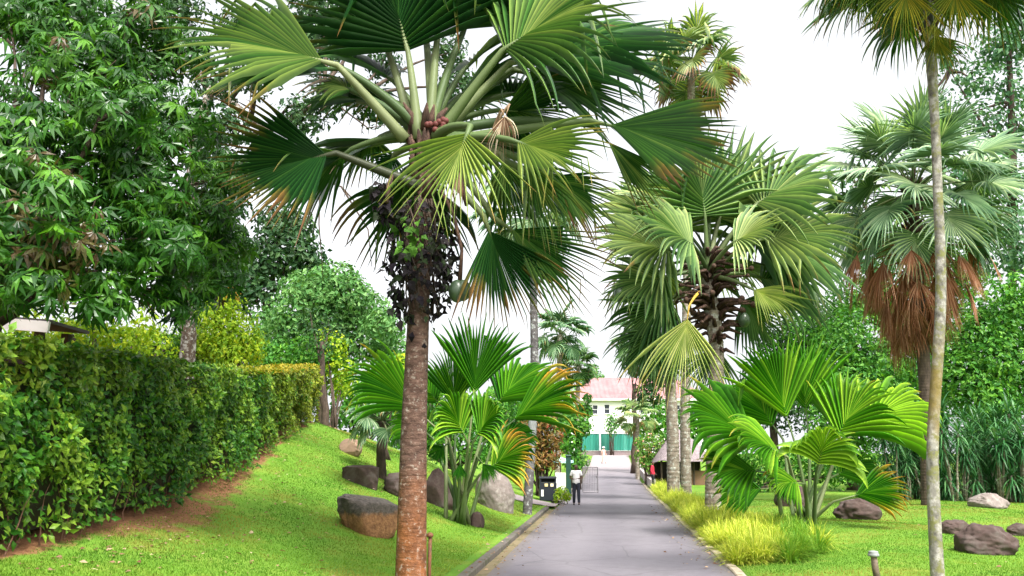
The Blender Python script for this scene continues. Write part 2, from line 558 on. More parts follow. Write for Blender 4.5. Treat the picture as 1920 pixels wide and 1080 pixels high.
def crown(name, blobs, per, leaf, rng, mat, parent, aspect=0.4, detail=0, inner=0.3, whorl=0, up=0.35, age=None, lump=0.25, droop=0.35):
    """blobs: list of (centre, radius3 or r, weight).  per = leaves (or whorls) per square metre of blob surface"""
    VV, TT, RN, AG = [], [], [], []
    base = 0
    for bi, (c, r, w) in enumerate(blobs):
        c = np.asarray(c, float)
        r3 = np.broadcast_to(np.asarray(r, float), (3,))
        area = 4 * math.pi * float(np.mean(r3)) ** 2
        n = max(20, int(area * per * w))
        d = rand_dirs(n, rng)
        d[:, 2] = np.where(d[:, 2] < -0.2, d[:, 2] * 0.7, d[:, 2])
        d = unit(d)
        q = np.where(rng.random(n) < inner, rng.uniform(0.35, 0.85, n), rng.uniform(0.82, 1.06, n))
        bump = 1 + lump * fbm(d * 2.3 + bi * 7.1, 5 + bi)
        pos = c + d * r3 * (q * bump)[:, None]
        out = unit(d / r3 * np.mean(r3) + A3(0, 0, up) + rng.normal(size=(n, 3)) * 0.35)
        rn = np.clip(rng.normal(0.5, 0.22, n), 0, 1)
        if whorl:
            k = whorl
            t = rand_dirs(n, rng)
            t1 = unit(np.cross(out, t))
            t2 = np.cross(out, t1)
            an = (np.arange(k) * 2 * math.pi / k)[None, :] + rng.uniform(-.25, .25, (n, k))
            el = rng.uniform(-0.35, 0.35, (n, k)) + 0.15
            D = (np.cos(an)[..., None] * t1[:, None] + np.sin(an)[..., None] * t2[:, None]) * np.cos(el)[..., None] + out[:, None] * np.sin(el)[..., None]
            D = unit(D + A3(0, 0, -droop))
            Nn = out[:, None] + D * 0.0 + rng.normal(size=(n, k, 3)) * 0.15
            C = np.repeat(pos[:, None], k, 1) + D * leaf * 0.08
            D, Nn, C = D.reshape(-1, 3), Nn.reshape(-1, 3), C.reshape(-1, 3)
            rn = np.repeat(rn, k) + rng.normal(0, .06, n * k)
            L = leaf * np.repeat(rng.uniform(0.55, 1.25, n), k) * rng.uniform(0.75, 1.2, n * k)
        else:
            t = rand_dirs(n, rng)
            D = unit(t - out * np.sum(t * out, -1, keepdims=True) * 0.8 + A3(0, 0, -droop))
            Nn = out + rng.normal(size=(n, 3)) * 0.3
            C = pos
            L = leaf * rng.uniform(0.65, 1.25, n)
        V, T, st = leaves(C, D, Nn, L, L * aspect, rng, detail)
        VV.append(V)
        TT.append(T + base)
        base += len(V)
        RN.append(np.repeat(np.clip(rn, 0, 1), st))
        if age is not None:
            ag = age(C, bi, rng) if callable(age) else np.full(len(C), age)
            AG.append(np.repeat(ag, st))
    at = {'rnd': np.concatenate(RN)}
    if age is not None: at['age'] = np.concatenate(AG)
    return mk(name, np.concatenate(VV), np.concatenate(TT), mat, parent, at)


def pb(lst, ry=1.0):
    """blobs from (px, py, Y, radius in px[, weight[, flatten]])"""
    o = []
    for b in lst:
        px, py, Y, r = b[:4]
        w = b[4] if len(b) > 4 else 1.0
        fl = b[5] if len(b) > 5 else 1.0
        R = r * Y / F
        o.append((P(px, py, Y), A3(R, R * ry, R * fl), w))
    return o


def wavy(p0, p1, n, rng, amp):
    p0, p1 = np.asarray(p0, float), np.asarray(p1, float)
    t = np.linspace(0, 1, n)[:, None]
    q = p0 + (p1 - p0) * t
    w = np.cumsum(rng.normal(size=(n, 3)) * amp, 0)
    w -= w[0] + (w[-1] - w[0]) * t
    return q + w * A3(1, 1, 0.4)


def broad_tree(name, base, label, cat, trunk_top, r0, blobs, bark, leafm, rng, group=None, limbs=None, **kw):
    t = thing(name, base, label, cat, group)
    mb = MB()
    pts = wavy(base - A3(0, 0, 0.15), trunk_top, 9, rng, r0 * 0.25)
    rr = np.linspace(r0, r0 * 0.55, 9)
    rr[0] *= 1.35
    mb.tube(pts, rr, 10)
    tb = mb
    for (c, r, w) in blobs:
        mb = MB()
        cand = np.concatenate([pts[5:]] + [np.array(L[0])[2:] for L in (limbs or []) if L[1] > .045])
        near = np.argsort(np.linalg.norm(cand - c, axis=1))
        st = cand[near[0]] if limbs else pts[rng.integers(5, 9)]
        q = wavy(st, c, 6, rng, r0 * 0.3)
        q[:, 2] += np.sin(np.linspace(0, math.pi, 6)) * 0.05 * np.linalg.norm(c - st)
        mb.tube(q, np.linspace(r0 * 0.3, r0 * 0.05, 6), 6)
        for _ in range(3):
            e = c + rand_dirs(1, rng)[0] * np.asarray(r) * 0.8
            mb.tube(wavy(q[4], e, 4, rng, r0 * 0.2), np.linspace(r0 * 0.10, r0 * 0.03, 4), 5)
        mb.build('limb', B_DARK, t, True)
    if limbs:
        for L, ra, rb in limbs:
            L = np.array(L)
            if ra > .11:
                tb.tube(L, np.linspace(ra, rb, len(L)), 7)
            else:
                MB().tube(L, np.linspace(ra, rb, len(L)), 7).build('limb', B_DARK, t, True)
    tb.build('trunk', bark, t, True)
    crown('crown', blobs, rng=rng, mat=leafm, parent=t, **kw)
    return t


# ------------------------------------------------------------------ fan palms
def fan(h, axis, nrm, R, spread, rng, n=52, K=10, split=0.5, droop=0.7, costa=0.22, pleat=0.8, fold=0.18,
        dry=0.0, broken=0.06, shape=0.35, arch=0.25, slim=0.4):
    axis = unit(axis)
    nrm = unit(nrm - axis * np.dot(nrm, axis))
    side = np.cross(axis, nrm)
    m = 2 * n + 1
    th = np.linspace(-math.radians(spread) / 2, math.radians(spread) / 2, m)
    co = np.clip(np.cos(th * min(1.0, 180 / spread)), 0, 1) ** 1.5
    O = h + axis * (R * costa * co)[:, None]
    Ls = (R * (1 - costa * co)) * (1 - shape * (np.abs(th) / math.pi) ** 1.3)
    segr = rng.normal(0, 1, n)
    Lm = Ls.copy()
    Lm[1::2] *= 1 + 0.07 * rng.normal(0, 1, n)
    D = np.cos(th)[:, None] * axis + np.sin(th)[:, None] * side + (fold * np.abs(np.sin(th)))[:, None] * nrm
    D = unit(D)
    G = np.full(m, droop)
    G[1::2] *= np.clip(1 + 0.55 * rng.normal(0, 1, n), 0.2, 2.4)
    brk = rng.random(n) < broken
    kb = rng.integers(int(K * split), K, n)
    pts = np.zeros((m, K + 1, 3))
    dirs = np.zeros((m, K + 1, 3))
    pts[:, 0] = O
    dirs[:, 0] = D
    ts = np.linspace(0, 1, K + 1)
    for k in range(K):
        t = ts[k]
        w = arch if t < split * 0.8 else arch + (1 - arch) * min(1.0, (t - split * 0.8) / 0.2)
        g = (G if t >= split * 0.8 else np.full(m, droop)) * w
        dirs[:, k + 1] = unit(dirs[:, k] + np.outer(g * 2.2 / K, A3(0, 0, -1)))
        if k > 0:
            bk = brk & (kb == k)
            if bk.any():
                ii = np.where(bk)[0] * 2 + 1
                dirs[ii, k + 1] = unit(dirs[ii, k + 1] * 0.25 + A3(0, 0, -1) + rng.normal(size=(len(ii), 3)) * 0.2)
        pts[:, k + 1] = pts[:, k] + dirs[:, k + 1] * (Lm / K)[:, None]
    mid = pts[1::2]
    bl = pts[0:-1:2]
    br = pts[2::2]
    dm = dirs[1::2]
    ks = np.clip(np.round(K * split + rng.normal(0, 0.6, n)), 2, K - 2).astype(int)
    tang = br - bl
    hw = np.linalg.norm(tang, axis=-1) * 0.5            # n,K+1
    tang = unit(tang + 1e-6)
    hws = hw[np.arange(n), ks]
    kk = np.arange(K + 1)[None, :]
    free = kk > ks[:, None]
    tau = np.clip((kk - ks[:, None]) / (K - ks[:, None]), 0, 1)
    width = np.where(free, hws[:, None] * (1 - tau ** 1.8) * (1 - slim * np.minimum(1, tau * 4)), hw)
    tk = np.where(free[..., None], tang[np.arange(n), ks][:, None], tang)
    tk = unit(tk - dm * np.sum(tk * dm, -1, keepdims=True))
    nl = np.cross(tk, dm)
    sg = np.sign(np.sum(nl * nrm, -1, keepdims=True)) if False else 1.0
    Lv = mid - tk * width[..., None] - nl * sg * (width * pleat)[..., None]
    Rv = mid + tk * width[..., None] - nl * sg * (width * pleat)[..., None]
    Mv = mid + nl * (width * pleat)[..., None]
    V = np.stack([Lv, Mv, Rv], 2)          # n,K+1,3,3
    idx = np.arange(n)[:, None] * (K + 1) * 3 + np.arange(K)[None, :] * 3
    idx = idx.ravel()[:, None]
    f = np.concatenate([idx + [0, 1, 4, 3], idx + [1, 2, 5, 4]])
    rn = np.repeat(np.clip(0.5 + 0.3 * segr, 0, 1), (K + 1) * 3)
    tt = np.tile(np.repeat(ts, 3), n)
    dr = np.repeat(dry + 0.12 * rng.normal(size=n) + 0.15 * np.abs(th[1::2]) / 3, (K + 1) * 3)
    rib = np.tile(np.array([0., 1., 0.]), n * (K + 1))
    return V.reshape(-1, 3), f, {'rnd': rn, 't': tt, 'dry': dr, 'rib': rib}


UP = A3(0, 0, 1)


def frond(root, base, h, tip, face, spread, rng, leafm, stalkm, stalk_r=0.035, name='frond', tone=None, bow=0.12, **kw):
    """one leaf: stalk from base to h, blade from h towards tip; face = direction the blade's flat side looks"""
    h = np.asarray(h, float)
    tip = np.asarray(tip, float)
    ax = tip - h
    R = np.linalg.norm(ax)
    V, f, at = fan(h, ax, np.asarray(face, float), R, spread, rng, **kw)
    if tone is not None:
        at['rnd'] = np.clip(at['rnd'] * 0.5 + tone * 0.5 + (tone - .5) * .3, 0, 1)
    fr = mk(name, V, f, leafm, root, at)
    mb = MB()
    base = np.asarray(base, float)
    t = np.linspace(0, 1, 8)[:, None]
    L = np.linalg.norm(h - base)
    ctrl = (base + h) / 2 + UP * bow * L
    q = (1 - t) ** 2 * base + 2 * t * (1 - t) * ctrl + t ** 2 * h
    cl = kw.get('costa', 0.22)
    a1 = unit(ax)
    ext = h + a1 * R * cl * 0.95 - unit(np.asarray(face, float)) * 0.01
    q = np.concatenate([q, ext[None]])
    rad = np.concatenate([np.linspace(stalk_r * 1.5, stalk_r * 0.75, 8), [stalk_r * 0.15]])
    mb.tube(q, rad, 6, a=rng.uniform(0.2, 0.8))
    mb.build('leaf_stalk', stalkm, fr, True)
    return fr


def palm_auto(root, c, nf, pet, R, rng, leafm, stalkm, el0=80, el1=-40, spread=240, n=34, K=8, droop=0.8, droop_old=1.2, dry0=0.0, dry1=0.2,
              stalk_r=0.02, name='frond', Rvar=0.12, az0=0.0, tone=None, back=False, **kw):
    for i in range(nf):
        u = (i + 0.5) / nf
        az = az0 + i * 2.39996 + rng.normal(0, .12)
        if back and math.sin(az) < 0: az = -az          # only on the far side of the crown
        el = math.radians(el0 + (el1 - el0) * u ** 0.9 + rng.normal(0, 5))
        d = A3(math.cos(az) * math.cos(el), math.sin(az) * math.cos(el), math.sin(el))
        pl = pet * rng.uniform(0.85, 1.12)
        h = c + d * pl + A3(0, 0, -0.06 * pl * max(0, math.cos(el)))
        el2 = el - math.radians(18 + 14 * u)
        d2 = A3(math.cos(az) * math.cos(el2), math.sin(az) * math.cos(el2), math.sin(el2))
        r = R * rng.uniform(1 - Rvar, 1 + Rvar)
        face = A3(-math.cos(az) * math.sin(el2), -math.sin(az) * math.sin(el2), math.cos(el2))
        face = face + np.cross(d2, face) * rng.normal(0, 0.35)
        frond(root, c, h, h + d2 * r, face, spread + rng.normal(0, 12), rng, leafm, stalkm, stalk_r, name,
              tone=None if tone is None else tone(u, rng), n=n, K=K, droop=droop + (droop_old - droop) * u, dry=dry0 + (dry1 - dry0) * u + rng.normal(0, .05), **kw)


def ringed_trunk(root, pts, rad, mat, step=0.11, n=14, amp=0.03, rng=None, name='trunk'):
    pts = np.asarray(pts, float)
    rad = np.asarray(rad, float)
    seg = np.concatenate([[0], np.cumsum(np.linalg.norm(np.diff(pts, axis=0), axis=1))])
    m = int(seg[-1] / (step / 3)) + 2
    s = np.linspace(0, seg[-1], m)
    # smooth interpolation
    q = np.stack([np.interp(s, seg, pts[:, k]) for k in range(3)], -1)
    ker = np.ones(max(3, m // 12)) / max(3, m // 12)
    for k in range(2):
        pad = len(ker)
        for ax in range(3):
            ext = np.concatenate([2 * q[0, ax] - q[pad:0:-1, ax], q[:, ax], 2 * q[-1, ax] - q[-2:-pad - 2:-1, ax]])
            q[:, ax] = np.convolve(ext, ker, 'same')[pad:-pad]
    r = np.interp(s, seg, rad)
    r = r * (1 + amp * np.where(np.arange(m) % 3 == 0, -1, 0.5) + (rng.normal(0, amp * 0.3, m) if rng is not None else 0))
    MBq = MB()
    MBq.tube(q, r, n)
    return MBq.build(name, mat, root, True)

# ------------------------------------------------------------------ palette
rngG = np.random.default_rng(7)
BROWN = [(0.5, (0.26, 0.24, 0.05)), (0.60, (0.30, 0.17, 0.055)), (0.72, (0.16, 0.085, 0.05)), (0.85, (0.24, 0.16, 0.10))]
M_PALM = leaf_mat('palm_leaf', [(0.15, (0.018, 0.082, 0.018)), (0.5, (0.065, 0.18, 0.034)), (0.9, (0.29, 0.39, 0.11))], 0.28, 0.31, 1.05, tipstops=BROWN, nscale=0.9)
M_PALM2 = leaf_mat('palm_leaf_grey', [(0.1, (0.05, 0.14, 0.04)), (0.5, (0.15, 0.28, 0.09)), (0.9, (0.40, 0.50, 0.21))], 0.30, 0.42, 0.7, tipstops=BROWN, nscale=0.7)
M_SILVER = leaf_mat('silver_palm_leaf', [(0.1, (0.08, 0.19, 0.085)), (0.5, (0.22, 0.36, 0.20)), (0.9, (0.48, 0.60, 0.42))], 0.28, 0.45, 0.4, tipstops=BROWN, nscale=0.5)
M_YOUNG = leaf_mat('young_palm_leaf', [(0.1, (0.020, 0.13, 0.010)), (0.5, (0.085, 0.29, 0.014)), (0.9, (0.34, 0.56, 0.05))], 0.36, 0.36, 0.45, tipstops=[(0.5, (0.45, 0.40, 0.05)), (0.66, (0.55, 0.36, 0.06)), (0.85, (0.34, 0.17, 0.07))], nscale=0.9)
M_OLDPALM = leaf_mat('old_palm_leaf', [(0.1, (0.03, 0.085, 0.015)), (0.5, (0.10, 0.17, 0.025)), (0.9, (0.32, 0.29, 0.03))], 0.35, 0.5, 0.3, tipstops=[(0.5, (0.34, 0.27, 0.03)), (0.62, (0.20, 0.10, 0.035)), (0.85, (0.08, 0.04, 0.025))], nscale=1.5)
M_RUST = leaf_mat('rust_dead_leaf', [(0.1, (0.14, 0.055, 0.028)), (0.5, (0.29, 0.125, 0.065)), (0.9, (0.44, 0.25, 0.16))], 0.18, 0.8, 0.1, nscale=1.5)
M_DRY = leaf_mat('dry_leaf', [(0.1, (0.16, 0.08, 0.05)), (0.5, (0.36, 0.24, 0.15)), (0.9, (0.62, 0.50, 0.36))], 0.2, 0.8, 0.1, nscale=2)
M_PALEPALM = leaf_mat('pale_palm_leaf', [(0.1, (0.13, 0.25, 0.05)), (0.5, (0.30, 0.40, 0.10)), (0.9, (0.55, 0.60, 0.24))], 0.3, 0.42, 0.5, tipstops=[(0.5, (0.55, 0.50, 0.12)), (0.62, (0.50, 0.36, 0.12)), (0.8, (0.34, 0.22, 0.12))], nscale=0.9)
M_STALK = leaf_mat('leaf_stalk', [(0.2, (0.05, 0.085, 0.03)), (0.5, (0.10, 0.145, 0.05)), (0.8, (0.17, 0.19, 0.09))], 0.0, 0.5, 0.4, nscale=2)
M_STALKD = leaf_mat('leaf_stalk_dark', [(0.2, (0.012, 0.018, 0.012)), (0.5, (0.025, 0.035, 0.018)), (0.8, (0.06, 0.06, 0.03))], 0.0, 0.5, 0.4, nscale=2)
M_STALKO = leaf_mat('leaf_stalk_orange', [(0.2, (0.40, 0.25, 0.04)), (0.8, (0.60, 0.38, 0.05))], 0.0, 0.5, 0.4, nscale=0)
M_MANGO = leaf_mat('mango_leaf', [(0.05, (0.009, 0.045, 0.006)), (0.5, (0.030, 0.115, 0.010)), (0.95, (0.11, 0.28, 0.022))], 0.28, 0.33, 0.6, age=(0.10, 0.05, 0.025), nscale=0.5)
M_DARKTREE = leaf_mat('dark_tree_leaf', [(0.1, (0.014, 0.045, 0.016)), (0.5, (0.03, 0.085, 0.026)), (0.9, (0.08, 0.15, 0.05))], 0.22, 0.5, 0.4, nscale=0.4)
M_ROUND = leaf_mat('round_tree_leaf', [(0.1, (0.045, 0.14, 0.035)), (0.5, (0.09, 0.23, 0.055)), (0.9, (0.20, 0.36, 0.11))], 0.26, 0.5, 0.35, nscale=0.25)
M_FOREST = leaf_mat('forest_leaf', [(0.1, (0.022, 0.11, 0.014)), (0.5, (0.06, 0.21, 0.022)), (0.9, (0.16, 0.36, 0.035))], 0.28, 0.45, 0.4, nscale=0.3)
M_BLUETREE = leaf_mat('blue_tree_leaf', [(0.1, (0.04, 0.11, 0.06)), (0.5, (0.08, 0.19, 0.085)), (0.9, (0.17, 0.30, 0.14))], 0.3, 0.5, 0.35, nscale=0.4)
M_LIME = leaf_mat('lime_leaf', [(0.1, (0.12, 0.25, 0.012)), (0.5, (0.25, 0.40, 0.018)), (0.9, (0.46, 0.52, 0.025))], 0.35, 0.45, 0.35, age=(0.50, 0.22, 0.05), nscale=0.6)
M_HEDGE = leaf_mat('hedge_leaf', [(0.1, (0.018, 0.085, 0.008)), (0.5, (0.060, 0.185, 0.014)), (0.92, (0.21, 0.36, 0.03))], 0.3, 0.38, 0.45, age=(0.36, 0.30, 0.03), nscale=1.2)
M_CREEP = leaf_mat('creeper_leaf', [(0.1, (0.014, 0.011, 0.015)), (0.45, (0.026, 0.022, 0.022)), (0.7, (0.03, 0.05, 0.02)), (0.8, (0.05, 0.13, 0.02)), (0.95, (0.10, 0.24, 0.03))], 0.08, 0.6, 0.12, nscale=1)  # near-black purples put the backlit shade into the leaf colour
M_CROTON = leaf_mat('croton_leaf', [(0.1, (0.05, 0.07, 0.015)), (0.35, (0.17, 0.09, 0.03)), (0.6, (0.30, 0.20, 0.05)), (0.85, (0.30, 0.06, 0.04)), (0.95, (0.12, 0.2, 0.03))], 0.25, 0.4, 0.4, nscale=1)
M_FLOWERBUSH = leaf_mat('flower_bush_leaf', [(0.1, (0.05, 0.14, 0.02)), (0.55, (0.12, 0.25, 0.04)), (0.8, (0.20, 0.32, 0.06)), (0.88, (0.65, 0.28, 0.18)), (0.97, (0.75, 0.36, 0.30))], 0.3, 0.5, 0.3, nscale=0)
M_DRAC = leaf_mat('dracaena_leaf', [(0.1, (0.018, 0.08, 0.025)), (0.5, (0.045, 0.16, 0.05)), (0.9, (0.14, 0.30, 0.11))], 0.2, 0.38, 0.45, nscale=0.5)
M_YGRASS = leaf_mat('yellow_grass_blade', [(0.1, (0.18, 0.30, 0.025)), (0.45, (0.42, 0.48, 0.05)), (0.9, (0.68, 0.66, 0.14))], 0.35, 0.5, 0.3, age=(0.10, 0.24, 0.02), nscale=0)
M_GRASS = leaf_mat('lawn_blade', [(0.1, (0.052, 0.145, 0.014)), (0.5, (0.120, 0.235, 0.022)), (0.9, (0.205, 0.30, 0.04))], 0.3, 0.6, 0.2, age=(0.26, 0.22, 0.05), nscale=0)

B_PALM = bark_mat('palm_bark', [(0.3, (0.040, 0.022, 0.016)), (0.55, (0.105, 0.060, 0.044)), (0.75, (0.20, 0.13, 0.10))], 8, 1.0, (1, 1, 1.8), ring=0.10, low=((0.29, 0.105, 0.032), 0.2, 2.2), lichen=(0.26, 0.22, 0.18), lich_s=14, lich_t=0.61, ring_col=0.06)
B_GREYPALM = bark_mat('grey_palm_bark', [(0.3, (0.11, 0.09, 0.07)), (0.6, (0.24, 0.20, 0.155)), (0.8, (0.34, 0.29, 0.23))], 6, 0.6, (1, 1, 1.5), ring=0.17, lichen=(0.42, 0.43, 0.38), lich_s=5, lich_t=0.58, ring_col=0.2)
B_PALE = bark_mat('pale_palm_bark', [(0.3, (0.06, 0.055, 0.045)), (0.5, (0.20, 0.185, 0.16)), (0.72, (0.42, 0.40, 0.36))], 9, 0.7, (1, 1, 0.8), ring=0.21, lichen=(0.16, 0.16, 0.06), lich_s=9, lich_t=0.54, ring_col=0.06, band=((0.25, 0.18, 0.045), 2.9, 0.8))
B_SLIM = bark_mat('slim_palm_bark', [(0.3, (0.05, 0.045, 0.045)), (0.6, (0.12, 0.11, 0.11)), (0.8, (0.20, 0.19, 0.185))], 8, 0.6, (1, 1, 1.2), ring=0.17, ring_col=.1, band=((0.38, 0.40, 0.39), 3.3, 2.0), lichen=(0.40, 0.42, 0.40), lich_s=6, lich_t=.6)
B_DARK = bark_mat('dark_bark', [(0.3, (0.03, 0.022, 0.018)), (0.6, (0.085, 0.06, 0.045)), (0.8, (0.15, 0.115, 0.09))], 8, 0.9, (1, 1, 0.35))
B_MOTTLE = bark_mat('mottled_bark', [(0.3, (0.05, 0.035, 0.028)), (0.6, (0.13, 0.09, 0.065)), (0.8, (0.2, 0.15, 0.11))], 9, 0.8, (1, 1, 0.5), lichen=(0.42, 0.40, 0.36), lich_s=9, lich_t=0.53)
B_BROWN = bark_mat('brown_bark', [(0.3, (0.07, 0.035, 0.022)), (0.6, (0.16, 0.085, 0.055)), (0.8, (0.24, 0.15, 0.10))], 8, 0.8, (1, 1, 0.5))
B_FIBRE = bark_mat('palm_fibre', [(0.3, (0.02, 0.012, 0.010)), (0.55, (0.07, 0.04, 0.028)), (0.75, (0.15, 0.085, 0.06))], 14, 1.2, (1, 1, 0.4))

build_ground()
build_road()

# ------------------------------------------------------------------ main palm in front
def table(root, base, Y0, rows, rng, leafm, stalkm, **common):
    """rows: hx,hy,dh, tx,ty,dt, face, spread, overrides"""
    for r in rows:
        hx, hy, dh, tx, ty, dt, face, spr = r[:8]
        kw = dict(common)
        o = dict(r[8]) if len(r) > 8 else {}
        lm = o.pop('leaf', leafm)
        sm = o.pop('stalk', stalkm)
        nm = o.pop('name', 'frond')
        b = o.pop('base', None)
        b = P(b[0], b[1], Y0 + b[2]) if b is not None else base + rng.normal(size=3) * 0.04
        kw.update(o)
        frond(root, b, P(hx, hy, Y0 + dh), P(tx, ty, Y0 + dt), face, spr, rng, lm, sm, name=nm, **kw)


def main_palm():
    rng = np.random.default_rng(11)
    Y0 = 12.2
    foot = P(770, 1116, Y0)
    foot[2] = ground(foot[0], foot[1])
    t = thing('fan_palm', foot, 'tall front fan palm with rust stained trunk and round fruit under its crown', 'palm tree')
    line = [(772, 1000), (776, 800), (780, 700), (786, 560), (793, 420), (799, 300), (801, 262)]
    pts = [foot - A3(0, 0, .1)] + [P(x, y, Y0) for x, y in line]
    ringed_trunk(t, pts, [0.225, 0.205, 0.182, 0.168, 0.152, 0.145, 0.16, 0.14], B_PALM, rng=rng, n=18, amp=0.006)
    # fibrous leaf bases swelling below the crown
    mb = MB()
    for i in range(34):
        a = rng.uniform(0, 2 * math.pi)
        y = rng.uniform(235, 375)
        c = P(795, y, Y0)
        d = A3(math.cos(a), math.sin(a), 0)
        ln = rng.uniform(.25, .5)
        mb.tube([c + d * .12 - UP * .1, c + d * .2 + UP * ln * .5, c + d * rng.uniform(.22, .36) + UP * ln], [.075, .06, .012], 6, a=rng.random())
    mb.build('leaf_base', B_FIBRE, t, True)
    base = P(803, 262, Y0)
    dk = dict(tone=0.1)
    lt = dict(tone=0.85)
    rows = [
        # left, big pale leaf seen obliquely
        (632, 122, -.6, 300, 30, -1.5, (.1, -.85, .55), 120, dict(tone=.62, n=28, droop=.38, base=(760, 262, -.2), broken=.2, dry=.22, shape=.15, bow=.02)),
        (640, 128, -.3, 385, 135, -.4, (.1, -.6, .8), 120, dict(tone=.12, n=26, droop=.35, dry=.2, shape=.2)),
        (722, 84, .5, 575, 0, .7, (.3, -.8, .5), 150, dict(tone=.25, droop=.5, base=(775, 262, .1))),
        (660, 170, .3, 590, 140, .4, (.2, -.7, .6), 160, dict(tone=.6, droop=1.1, n=18)),
        (672, 190, 1.0, 590, 160, 1.6, (.2, -.7, .6), 160, dict(tone=.3, droop=1.0)),
        (765, 98, .1, 690, -190, -.2, (.05, -1, .15), 165, dict(tone=.05, droop=.25, dry=.2, base=(785, 262, -.1), n=30)),
        (822, 52, .4, 850, -270, .3, (0, -1, .1), 160, dict(tone=.1, droop=.2, dry=.2, n=30)),
        (868, 62, .6, 960, -190, .8, (-.1, -1, .2), 150, dict(tone=.2, droop=.3, dry=.12)),
        (795, 40, 1.0, 740, -190, 1.6, (0, -1, .3), 170, dict(tone=.2, droop=.3)),
        # right, upper
        (942, 95, -.4, 1190, -70, -.9, (-.25, -.85, .5), 165, dict(tone=.62, n=34, droop=.95, split=.45, broken=.16, base=(825, 250, -.1), bow=.02)),
        (955, 118, .1, 1265, 90, .5, (-.05, -.75, .65), 120, dict(tone=.1, n=32, droop=.42, base=(830, 252, .05), shape=.15, bow=.02)),
        (960, 130, .5, 1215, 190, .9, (.05, -.8, .6), 110, dict(tone=.3, n=28, droop=.3, shape=.2)),
        (1010, 110, 1.1, 1270, 10, 1.8, (-.2, -.7, .7), 150, dict(tone=.25, droop=.6)),
        (950, 178, .9, 1085, 150, 1.3, (0, -.7, .7), 150, dict(tone=.2, droop=.6, n=24)),
        # front leaf facing the viewer, pale
        (882, 236, -1.25, 795, 440, -1.7, (-.1, -1, .4), 128, dict(tone=.45, leaf=M_PALEPALM, n=25, droop=.28, split=.34, fold=.1, shape=.25, dry=.12, broken=.12, slim=.45)),
        # right front leaf, pale segments
        (955, 262, -.9, 1150, 318, -1.3, (.1, -.95, .5), 125, dict(tone=.2, leaf=M_PALEPALM, n=26, droop=.4, split=.4, dry=.24, broken=.2, slim=.4)),
        (975, 275, -.6, 1066, 470, -.6, (.25, -.9, .4), 80, dict(tone=.7, n=18, droop=.4, split=.36, dry=.32, broken=.2, slim=.4)),
        (940, 290, -.4, 965, 400, -.4, (.1, -1, .3), 100, dict(tone=.55, n=14, droop=.5, split=.4, dry=.2, broken=.3)),
        # far right leaf with brown tips
        (1105, 226, -.3, 1375, 285, -.7, (-.05, -.85, .5), 86, dict(tone=.35, n=26, droop=.22, split=.66, dry=.22, broken=.1, shape=.1, bow=.02)),
        (1110, 235, .1, 1260, 385, -.1, (-.05, -.85, .5), 50, dict(tone=.55, n=16, droop=.2, split=.45, dry=.34, broken=.1, shape=.1)),
        # lower right, hanging, dark
        (906, 404, -.35, 985, 612, -.2, (.2, -1, .2), 96, dict(tone=.08, n=30, droop=.2, split=.62, dry=.36, base=(812, 300, -.1), shape=.1, bow=.02)),
        (925, 408, -.2, 1135, 545, .1, (.2, -1, .3), 84, dict(tone=.45, n=24, droop=.2, split=.5, dry=.36, shape=.1)),
        (1018, 318, .6, 1165, 430, .9, (.2, -.85, .5), 110, dict(tone=.4, droop=.4, dry=.34, n=26)),
        (1000, 330, 1.2, 1120, 380, 1.9, (.2, -.7, .6), 150, dict(tone=.35, droop=.6, dry=.1)),
        # left, hanging, blade and stalk coloured near black to paint a backlit silhouette
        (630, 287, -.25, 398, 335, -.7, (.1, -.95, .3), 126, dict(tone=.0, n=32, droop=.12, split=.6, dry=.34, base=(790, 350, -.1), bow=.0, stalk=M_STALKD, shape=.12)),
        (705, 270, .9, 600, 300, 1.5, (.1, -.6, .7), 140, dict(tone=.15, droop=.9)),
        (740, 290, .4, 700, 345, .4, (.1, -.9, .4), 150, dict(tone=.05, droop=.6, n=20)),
        # withered leaf folded down in the crown
        (955, 195, -.75, 925, 300, -.85, (.4, -1, 0), 60, dict(leaf=M_DRY, stalk=M_DRY, base=(925, 245, -.6), stalk_r=.02, n=14, droop=.5, split=.3, broken=.4, name='dead_frond')),
        (940, 205, -.8, 968, 270, -.9, (-.3, -1, 0), 70, dict(leaf=M_DRY, stalk=M_DRY, base=(925, 245, -.6), stalk_r=.02, n=10, droop=.9, split=.3, broken=.4, name='dead_frond')),
        (865, 300, -.5, 850, 400, -.6, (-.3, -1, 0), 40, dict(leaf=M_DRY, stalk=M_DRY, n=10, droop=.9, split=.3, broken=.4, name='dead_frond')),
    ]
    table(t, base, Y0, rows, rng, M_PALM, M_STALK, stalk_r=.062, n=30, costa=.25, pleat=1.1, split=.44, broken=.13)
    palm_auto(t, P(806, 250, Y0 + .35), 13, 1.25, 1.7, rng, M_PALM, M_STALK, el0=75, el1=-25, spread=135, n=24, K=9, droop=.5, droop_old=.8, stalk_r=.05, split=.44,
              pleat=1.0, az0=.5, back=True, tone=lambda u, r: r.uniform(.05, .7), dry0=.1, dry1=.3, broken=.12)
    # big double-lobed fruit
    mb = MB()
    c = P(862, 546, Y0 - .35)
    mb.ball(c + A3(-.035, 0, 0), (.125, .13, .165), 16, 12).ball(c + A3(.045, 0, .01), (.115, .12, .155), 16, 12)
    fr = mb.build('fruit', plain_mat('fruit_skin', (0.035, 0.060, 0.030), .35, .5, 9, .2, spec=.5), t, True)
    MB().tube([P(812, 330, Y0 - .2), P(850, 400, Y0 - .35), P(866, 470, Y0 - .38), P(862, 530, Y0 - .35)], [.03, .028, .025, .035], 7).build('fruit_stalk', B_FIBRE, t, True)
    mb = MB()
